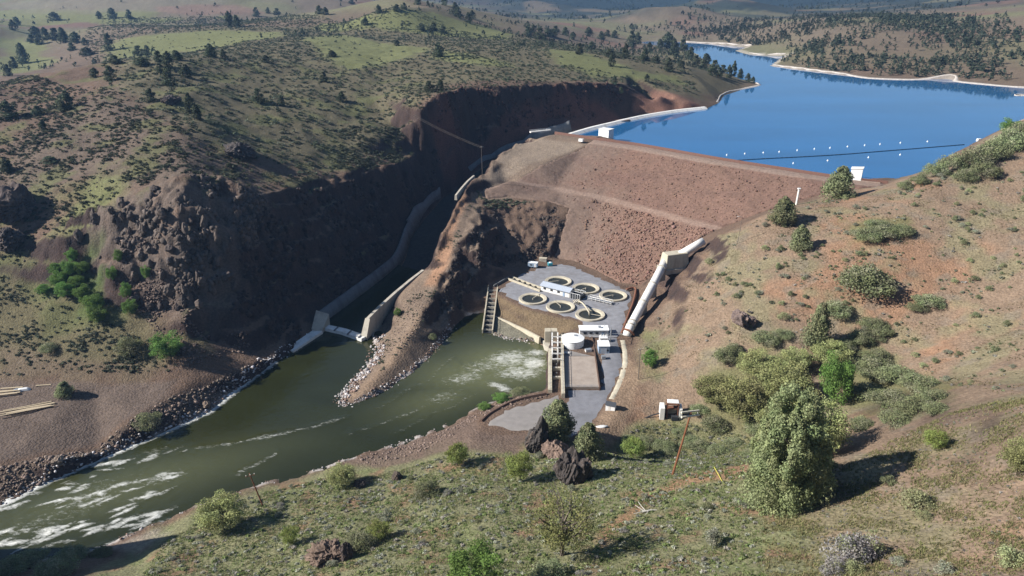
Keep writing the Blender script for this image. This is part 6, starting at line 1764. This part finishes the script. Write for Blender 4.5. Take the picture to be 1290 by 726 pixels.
# --- junipers of the plateau and the hills, one by one
JL = [(125,24,9,9),(142,23,12,12),(163,24,9,11),(69,26,16,10),(289,34,12,18),(298,34,10,14),(323,21,9,11),(402,18,9,10),(410,19,10,9),(338,17,6,7),(349,19,9,8),(138,64,12,20),(107,57,8,9),(80,54,12,18),(70,50,14,14),(58,50,12,14),(45,48,16,14),(30,80,14,24),(18,86,10,14),(11,96,10,14),(17,38,10,12),(22,32,9,10),(40,54,10,10),(50,56,12,12),
      (96,54,16,13),(110,70,18,10),(91,64,10,10),(200,78,12,13),(213,86,16,20),(222,76,14,12),(175,70,14,12),(186,70,10,12),(235,98,16,16),(214,108,16,24),(202,92,12,12),(140,102,16,18),(120,98,14,12),(178,82,20,10),(145,80,14,10),(190,128,14,16),(240,142,14,24),(248,150,12,18),(326,130,14,18),(335,79,12,9),(282,77,8,14),(265,72,16,16),(408,103,10,12),(355,133,10,12),
      (85,135,18,20),(80,140,12,12),(48,145,14,12),(10,148,24,20),(55,165,10,14),(9,218,14,18),(14,216,8,14),(63,205,20,9),(430,128,12,12),(418,72,12,8),
      (443,5,8,6),(477,17,8,10),(460,32,10,9),(500,14,10,8),(509,12,8,8),(526,6,9,9),(560,7,10,10),(573,16,10,12),(577,22,10,12),(590,29,9,12),(595,24,10,10),(530,38,9,8),(546,38,10,9),(558,42,10,9),(532,40,7,8),(552,72,13,18),(541,116,14,14),(555,115,11,14),(500,58,8,7),
      (665,46,11,14),(680,50,14,14),(672,42,8,10),(690,46,12,10),(697,46,10,9),(730,69,9,14),(745,62,10,9),(770,84,9,16),(788,74,10,18),(795,60,12,20),(803,56,10,14),(741,46,12,11),(757,50,10,10),(765,46,8,8),(774,48,10,9),(840,62,18,20),(848,70,14,20),(860,64,12,14),(842,90,11,16),(858,86,10,9),(826,80,10,9),(812,76,12,14),(768,72,14,10),(818,66,9,12),(831,62,10,12),(877,82,10,12),(886,88,10,12),(896,95,12,12),(870,74,12,14),(905,97,10,12),(918,98,8,15),(924,96,8,18),(932,99,8,12),(910,92,12,10),(942,103,8,10),(948,105,7,8),(889,80,12,12),(900,88,12,12),(774,106,8,10),(815,103,8,9),(782,118,6,8),(700,42,10,9),(712,44,9,9),(722,50,9,9)]
for i, (px, py, w_, h_) in enumerate(JL):
    grp = ('dark junipers on the left hillside' if px < 430 and py > 60 else 'dark junipers on the far left hills' if px < 430 else 'dark junipers on the rounded hill' if py < 44 and px < 640 else 'dark junipers on the plateau edge by the lake' if px > 640 else 'dark junipers on the middle plateau')
    lab = {'dark junipers on the left hillside': 'dark juniper on the sage covered left hillside', 'dark junipers on the far left hills': 'small dark juniper on the green far left hills', 'dark junipers on the rounded hill': 'small dark juniper on the rounded hill at the top',
           'dark junipers on the plateau edge by the lake': 'dark juniper on the plateau edge running down to the lake', 'dark junipers on the middle plateau': 'dark juniper in the sagebrush on the middle plateau'}[grp]
    plant('far_juniper', px, py, w_ * 1.05, h_ * 1.1, lab, 'tree', grp)

# --- scattered cover
def lowpoly(seed, n=26, tall=False):
    rg = np.random.default_rng(seed)
    if tall:
        z = rg.uniform(.1, .95, n); pr = .30 * (1 - z) ** .6 + .03; a = rg.uniform(0, 6.28, n)
        cen = np.stack([np.cos(a) * pr * .6, np.sin(a) * pr * .6, z], -1)
        V, Fc, C = leaves(rg, cen, pr * .5, 1, .17, (1, 1, 1), 1, .2)
    else:
        u = rg.normal(size=(n, 3)); u /= np.linalg.norm(u, axis=1)[:, None]; u[:, 2] = np.abs(u[:, 2])
        V, Fc, C = leaves(rg, u * np.array((.36, .36, .5)) + np.array((0, 0, .12)), np.full(n, .12), 1, .24, (1, 1, 1), 1, .2)
    return V, C
def mass(name, x, y, w, h, cols, tall=False, seed=0, ntri=26):
    base = [lowpoly(seed + i, ntri, tall) for i in range(8)]
    rg = np.random.default_rng(seed)
    n = len(x); z = H(x, y) - .04 * h
    pick = rg.integers(0, 8, n); a = rg.uniform(0, 6.28, n)
    BV = np.array([b[0] for b in base]); BC = np.array([b[1] for b in base])
    V = BV[pick]; C = BC[pick] * cols[:, None, :]
    ca, sa = np.cos(a)[:, None], np.sin(a)[:, None]
    X = (V[..., 0] * ca - V[..., 1] * sa) * w[:, None] + x[:, None]; Y = (V[..., 0] * sa + V[..., 1] * ca) * w[:, None] + y[:, None]
    Z = V[..., 2] * h[:, None] + z[:, None]
    P = np.stack([X, Y, Z], -1).reshape(-1, 3)
    me = np_mesh(name, P, np.arange(len(P)).reshape(-1, 3), C.reshape(-1, 3))
    o = obj(name, me, M_LEAF); tag(o, kind='stuff'); return o

BUILT = [PAD, TERR, DAM_POLY]
def free(x, y, m=2.0):
    ok = np.ones(len(x), bool)
    for p in BUILT: ok &= sdist(p, x, y) < -m
    ok &= RIVER_SDf(x, y) < -m
    ok &= sdist(LAKE_POLY, x, y) < -m - 4
    ok &= pdist([((a[0] + b[0]) / 2, (a[1] + b[1]) / 2) for a, b in zip(CH_L, CH_R)], x, y) > 17
    return ok
def spread(polypx, n, dens, seed, world=None):
    poly = world or hp(*polypx)
    P = np.array([p[:2] for p in poly]); lo, hi = P.min(0), P.max(0)
    rg = np.random.default_rng(seed)
    x = rg.uniform(lo[0], hi[0], n * 14); y = rg.uniform(lo[1], hi[1], n * 14)
    k = sdist(poly, x, y) > 0
    k &= free(x, y)
    k &= rg.uniform(0, 1, len(x)) < dens(x, y)
    e = 1.5
    s = np.hypot(H(x + e, y) - H(x - e, y), H(x, y + e) - H(x, y - e)) / (2 * e)
    k &= s < .85
    return x[k][:n], y[k][:n], rg
patchy = lambda a, lo, hi, sd: (lambda x, y: sstep(lo, hi, fbm(x / a, y / a, 4, sd)))
def tint(rg, n, opts, p):
    c = np.array(opts)[rg.choice(len(opts), n, p=p)]
    return c * rg.uniform(.7, 1.3, (n, 1))

RSLOPE = ((812,440),(830,400),(880,335),(905,300),(960,275),(1045,250),(1112,240),(1180,225),(1290,165),(1450,120),(1450,480),(1290,500),(1150,450),(1060,470),(1000,430),(930,440),(850,470))
FORE = ((130,790),(200,690),(290,632),(400,604),(470,600),(560,575),(650,575),(760,570),(860,570),(940,600),(960,640),(1000,800))
LOWR = ((960,640),(1040,600),(1130,550),(1200,520),(1290,500),(1480,470),(1500,800),(1000,800))
GAP = ((775,565),(800,537),(850,530),(900,537),(950,550),(970,575),(930,588),(870,588),(800,592))
# individual shrubs: the ones that show largest
def individuals(polypx, n, dens, seed, wr, kinds, label, group):
    x, y, rg = spread(polypx, n, dens, seed)
    w = wr[0] + (wr[1] - wr[0]) * rg.beta(1.4, 2.6, len(x))
    for i in range(len(x)):
        shrub(kinds[rg.integers(len(kinds))], 0, 0, 0, 0, label, group, 'shrub', (x[i], y[i], h1(x[i], y[i])), w[i], w[i] * rg.uniform(.55, .8))
RS_IN = ((880,340),(905,300),(960,275),(1045,250),(1112,240),(1180,225),(1290,170),(1290,490),(1150,450),(1060,400),(960,410),(880,440))
individuals(RS_IN, 250, lambda x, y: .16 + 1.2 * sstep(-.15, .2, fbm(x / 17, y / 17, 4, 601)), 61, (1.3, 5.2), ('sage', 'green', 'green', 'sage', 'pale'), 'rounded sagebrush dotted over the red slope right of the dam', 'sagebrush on the red slope')
individuals(FORE, 150, patchy(15, -.15, .3, 603), 62, (1.1, 3.8), ('sage', 'green', 'grey', 'sage'), 'grey green sagebrush in the foreground scrub below the river', 'sagebrush in the foreground scrub')
individuals(GAP, 24, lambda x, y: x * 0 + .8, 66, (1.0, 2.8), ('sage', 'green', 'grey'), 'grey green shrub in the scrub behind the leaning pole', 'shrubs behind the leaning pole')
individuals(LOWR, 36, patchy(15, -.05, .35, 605), 63, (.7, 1.9), ('sage', 'pale', 'grey'), 'small sagebrush on the bare lower right slope', 'sagebrush on the lower right slope')

SG = [(.235, .24, .17), (.18, .195, .11), (.14, .15, .09), (.28, .26, .23)]
x, y, rg = spread(RSLOPE, 2200, patchy(18, -.1, .35, 611), 71); w = .5 + 2.0 * rg.beta(1.3, 3, len(x)); mass('sagebrush', x, y, w, w * .6, tint(rg, len(x), SG, [.35, .35, .15, .15]), False, 3)
x, y, rg = spread(FORE, 4400, lambda x, y: .3 + .7 * sstep(-.2, .25, fbm(x / 9, y / 9, 4, 613)), 72); w = rg.uniform(.35, 1.5, len(x)); mass('sagebrush', x, y, w, w * .65, tint(rg, len(x), [(.265, .27, .21), (.20, .22, .10), (.17, .21, .075), (.28, .26, .22)], [.4, .25, .2, .15]), False, 4)
x, y, rg = spread(LOWR, 1100, patchy(10, -.15, .35, 615), 73); w = rg.uniform(.25, .8, len(x)); mass('sagebrush', x, y, w, w * .55, tint(rg, len(x), SG, [.4, .2, .1, .3]), False, 5)
x, y, rg = spread(GAP, 450, lambda x, y: x * 0 + .8, 98); w = rg.uniform(.4, 1.5, len(x)); mass('sagebrush', x, y, w, w * .65, tint(rg, len(x), SG, [.4, .35, .1, .15]), False, 13)
PLAT = ((140,112),(105,50),(130,24),(300,22),(430,28),(640,48),(780,66),(870,88),(880,120),(790,105),(640,104),(560,106),(538,125),(480,150),(440,180),(430,215),(340,225),(240,170))
MEAD = [hp(*q) for q in (((140,52),(290,38),(358,40),(355,48),(240,66),(145,72)), ((383,48),(430,45),(545,62),(520,72),(430,88)), ((692,62),(740,68),(862,100),(800,103),(700,80)))]
def nomead(f):
    def g(x, y):
        d = f(x, y)
        for m_ in MEAD: d = d * np.where(sdist(m_, x, y) > -2, .06, 1)
        return d
    return g
DK = [(.066, .078, .050), (.090, .102, .068), (.125, .128, .090), (.050, .058, .036)]
x, y, rg = spread(PLAT, 17000, nomead(lambda x, y: .45 + .55 * sstep(-.25, .2, fbm(x / 30, y / 30, 4, 621))), 74); w = 1.2 + 3.2 * rg.beta(1.5, 3, len(x)); mass('sagebrush', x, y, w, w * .62, tint(rg, len(x), DK, [.35, .3, .2, .15]), False, 6, 20)
LEFT = ((-200,380),(-260,140),(-60,90),(60,100),(140,112),(240,170),(340,225),(430,215),(440,180),(525,180),(520,200),(440,218),(340,242),(290,240),(150,245),(90,290),(60,330),(0,360))
x, y, rg = spread(LEFT, 11500, lambda x, y: .2 + .8 * sstep(-.15, .3, fbm(x / 22, y / 22, 4, 623)), 75); w = .9 + 2.6 * rg.beta(1.5, 3, len(x)); mass('sagebrush', x, y, w, w * .62, tint(rg, len(x), DK, [.4, .3, .1, .2]), False, 7, 20)
TERRC = ((420,215),(430,160),(530,130),(535,195),(500,212))
x, y, rg = spread(TERRC, 900, lambda x, y: .2 + .8 * sstep(-.1, .2, fbm(x / 14, y / 14, 3, 625)), 76); w = .9 + 2.2 * rg.beta(1.5, 3, len(x)); mass('sagebrush', x, y, w, w * .6, tint(rg, len(x), DK, [.3, .3, .3, .1]), False, 8, 20)
x, y, rg = spread(((-240,360),(60,330),(120,400),(230,440),(220,470),(-240,472)), 1500, lambda x, y: .15 + .85 * sstep(0, .4, fbm(x / 16, y / 16, 4, 627)), 77); w = rg.uniform(.5, 2.0, len(x)); mass('sagebrush', x, y, w, w * .6, tint(rg, len(x), DK, [.3, .4, .2, .1]), False, 9, 20)
x, y, rg = spread(((600,240),(640,248),(690,240),(700,252),(640,262),(612,262)), 160, lambda x, y: x * 0 + .8, 78, ) ; w = rg.uniform(.8, 2.2, len(x)); mass('sagebrush', x, y, w, w * .6, tint(rg, len(x), DK, [.3, .3, .3, .1]), False, 10, 20)
x, y, rg = spread(((465,440),(520,372),(600,250),(612,262),(560,370),(480,470)), 260, patchy(12, -.1, .3, 629), 79); w = rg.uniform(.4, 1.6, len(x)); mass('sagebrush', x, y, w, w * .5, tint(rg, len(x), DK, [.3, .3, .3, .1]), False, 11, 20)

x, y, rg = spread(((470,150),(500,118),(560,106),(640,104),(700,103),(640,112),(560,122),(536,140),(500,170)), 420, lambda x, y: x * 0 + .7, 97); w = .9 + 2.2 * rg.beta(1.5, 3, len(x)); mass('sagebrush', x, y, w, w * .6, tint(rg, len(x), DK, [.3, .3, .3, .1]), False, 12, 20)
# woods beyond the lake and on the far hills
def wood(n, poly, dens, seed, hr=(5, 10)):
    x, y, rg = spread(None, n, dens, seed, poly)
    h = rg.uniform(*hr, len(x)) * rg.choice([.55, .8, 1.0], len(x)); w = h * rg.uniform(.8, 1.5, len(x))
    mass('woodland', x, y, w, h, tint(rg, len(x), [(.045, .058, .040), (.060, .072, .047), (.082, .088, .060)], [.45, .35, .2]), True, seed, 18)
far_r = hp((1290,108),(1203,100),(1093,96),(1027,88),(975,80),(998,69),(1030,40),(1060,18),(1100,20),(1290,20)) 
fr_ = [p[:2] for p in far_r] 
wood(2600, fr_, lambda x, y: .12 + .88 * sstep(-.1, .25, fbm(x / 150, y / 150, 4, 631)), 81)
wood(900, hp((860,52),(903,53),(944,57),(998,68),(1030,38),(1050,20),(900,30),(860,40)), lambda x, y: .2 + .8 * sstep(-.1, .3, fbm(x / 180, y / 180, 4, 633)), 82)
wood(1800, [(600, 1700), (1600, 1200), (2600, 1600), (2600, 3400), (700, 3400), (500, 2200)], lambda x, y: .1 + .9 * sstep(-.05, .25, fbm(x / 260, y / 260, 4, 635)), 83, (6, 12))
wood(2200, [(-300, 1500), (500, 1600), (700, 3400), (0, 5200), (-900, 5200), (-900, 2600)], lambda x, y: .08 + .92 * sstep(0, .3, fbm(x / 300, y / 300, 4, 637)), 84, (7, 13))
wood(700, [(-300, 900), (200, 850), (330, 1000), (300, 1200), (100, 1400), (-100, 1250)], lambda x, y: .1 + .9 * sstep(0, .3, fbm(x / 90, y / 90, 4, 639)), 85, (4, 8))
wood(500, [(-1500, 600), (-300, 750), (-250, 1200), (-500, 2000), (-2000, 2200), (-2000, 900)], lambda x, y: sstep(.1, .4, fbm(x / 160, y / 160, 4, 641)), 86, (4, 8))
wood(5000, [(-3500, 4500), (4500, 4500), (5500, 9000), (-5500, 9000)], lambda x, y: .15 + .85 * sstep(-.05, .3, fbm(x / 700, y / 700, 4, 643)), 87, (14, 26))

# grass: short tufts over the near ground
def grass(polypx, n, seed, cols, p, dens):
    x, y, rg = spread(polypx, n, dens, seed)
    n = len(x); z = H(x, y)
    nb = 5
    a = rg.uniform(0, 6.28, (n, nb)); hgt = rg.uniform(.18, .5, (n, nb)); ln = rg.uniform(.05, .35, (n, nb)); wd = rg.uniform(.06, .13, (n, nb))
    ox = rg.uniform(-.3, .3, (n, nb)); oy = rg.uniform(-.3, .3, (n, nb))
    bx, by = x[:, None] + ox, y[:, None] + oy
    V = np.stack([np.stack([bx - np.sin(a) * wd, by + np.cos(a) * wd, np.broadcast_to(z[:, None], a.shape) - .03], -1), np.stack([bx + np.sin(a) * wd, by - np.cos(a) * wd, np.broadcast_to(z[:, None], a.shape) - .03], -1),
                  np.stack([bx + np.cos(a) * ln, by + np.sin(a) * ln, z[:, None] + hgt], -1)], 2).reshape(-1, 3)
    C = np.repeat(tint(rg, n, cols, p), nb * 3, 0)
    o = obj('grass', np_mesh('grass', V, np.arange(len(V)).reshape(-1, 3), C), M_LEAF); tag(o, kind='stuff')
grass(FORE, 32000, 91, [(.225, .215, .115), (.165, .190, .075), (.130, .175, .05), (.26, .23, .15)], [.3, .3, .28, .12], lambda x, y: .15 + .85 * sstep(-.25, .25, fbm(x / 7, y / 7, 4, 651)))
grass(GAP, 4000, 94, [(.22, .215, .115), (.165, .19, .075), (.13, .17, .05)], [.35, .35, .3], lambda x, y: x * 0 + .8)
grass(LOWR, 20000, 92, [(.24, .20, .11), (.18, .175, .075), (.15, .16, .06)], [.45, .35, .2], lambda x, y: .1 + .9 * sstep(-.15, .3, fbm(x / 8, y / 8, 4, 653)))
grass(RSLOPE, 18000, 93, [(.24, .19, .11), (.19, .175, .085), (.16, .16, .07)], [.5, .3, .2], lambda x, y: .05 + .95 * sstep(-.05, .35, fbm(x / 14, y / 14, 4, 655)))

# loose dark stones on the brown slopes
x, y, rg = spread(LEFT, 2600, patchy(18, -.05, .35, 661), 95)
sz = .35 + 1.5 * rg.beta(1.2, 5, len(x)); v, f, c = rock_mass(x, y, H(x, y) + sz * .1, sz, np.array((.12, .095, .08)) * rg.uniform(.5, 1.4, (len(x), 1)), 96)
o = obj('loose_stones', np_mesh('loose_stones', v, f, c), M_ROCK); tag(o, kind='stuff')

# doors and windows belong to their walls, roof fittings to their roof
for r in [q for q in COL.objects if q.parent is None and q.type == 'EMPTY']:
    ch = {}
    for c in r.children: ch.setdefault(c.name.split('.')[0], c)
    for host, kinds in (('wall', ('window', 'door')), ('body', ('window', 'door')), ('roof', ('roof_rib', 'vent')), ('lid', ('hatch',)), ('tank', ('insulator', 'radiator_fin'))):
        if host in ch and ch[host].matrix_parent_inverse.is_identity:
            for c in list(r.children):
                if c.name.split('.')[0] in kinds and c.matrix_parent_inverse.is_identity: c.parent = ch[host]
# ---------------------------------------------------------------- camera, sun, sky, air
def finish():
    cam = bpy.data.cameras.new('camera'); co = bpy.data.objects.new('camera', cam); COL.objects.link(co)
    cam.sensor_width = 36; cam.lens = 36 * F / IW; cam.clip_end = 60000; cam.clip_start = 1
    co.location = (0, 0, CAMZ); co.rotation_euler = (math.pi / 2 - PITCH, 0, 0); SC.camera = co
    w = bpy.data.worlds.new('World'); SC.world = w; w.use_nodes = True
    n, l = w.node_tree.nodes, w.node_tree.links
    sky = n.new('ShaderNodeTexSky'); sky.sky_type = 'NISHITA'; sky.sun_disc = False
    el = math.radians(SUN_EL)
    tx, ty = SUN_TO
    sky.sun_elevation = el; sky.sun_rotation = math.atan2(tx, ty)
    sky.altitude = 700; sky.air_density = 1.0; sky.dust_density = .4; sky.ozone_density = 2.5
    l.new(sky.outputs['Color'], n['Background'].inputs['Color']); n['Background'].inputs['Strength'].default_value = SKY_K
    s = bpy.data.lights.new('sun', 'SUN'); s.energy = SUN_K; s.angle = math.radians(.5); s.color = (1, .955, .89)
    so = bpy.data.objects.new('sun', s); COL.objects.link(so)
    d = Vector((-tx * math.cos(el), -ty * math.cos(el), -math.sin(el)))
    so.rotation_euler = d.to_track_quat('-Z', 'Y').to_euler(); so.location = (-200, -40, 400)
    vs_ = SC.view_settings
    vs_.view_transform = 'Standard'; vs_.look = 'None'; vs_.gamma = 1; vs_.use_curve_mapping = False; vs_.exposure = EXPO
    if HAZE:
        hb = MB().box((0, 6600, -60), (20000, 14400, 860)).build('haze', None)
        m = bpy.data.materials.new('air'); m.use_nodes = True
        nn, ll = m.node_tree.nodes, m.node_tree.links
        nn.clear()
        out = nn.new('ShaderNodeOutputMaterial'); pv = nn.new('ShaderNodeVolumePrincipled')
        pv.inputs['Color'].default_value = (.30, .56, 1, 1); pv.inputs['Density'].default_value = HAZE; pv.inputs['Anisotropy'].default_value = .3
        ll.new(pv.outputs['Volume'], out.inputs['Volume'])
        hb.data.materials.append(m); tag(hb, kind='stuff')
    cy = SC.cycles
    cy.max_bounces = 5; cy.diffuse_bounces = 1; cy.glossy_bounces = 2; cy.transmission_bounces = 2; cy.volume_bounces = 0; cy.transparent_max_bounces = 4
    cy.use_denoising = True
_a = math.hypot(.98, .12)
SUN_TO = (-.98 / _a, -.12 / _a); SUN_EL = 33; SUN_K = 5.0; SKY_K = .05; EXPO = 0.95; HAZE = 8e-5
finish()
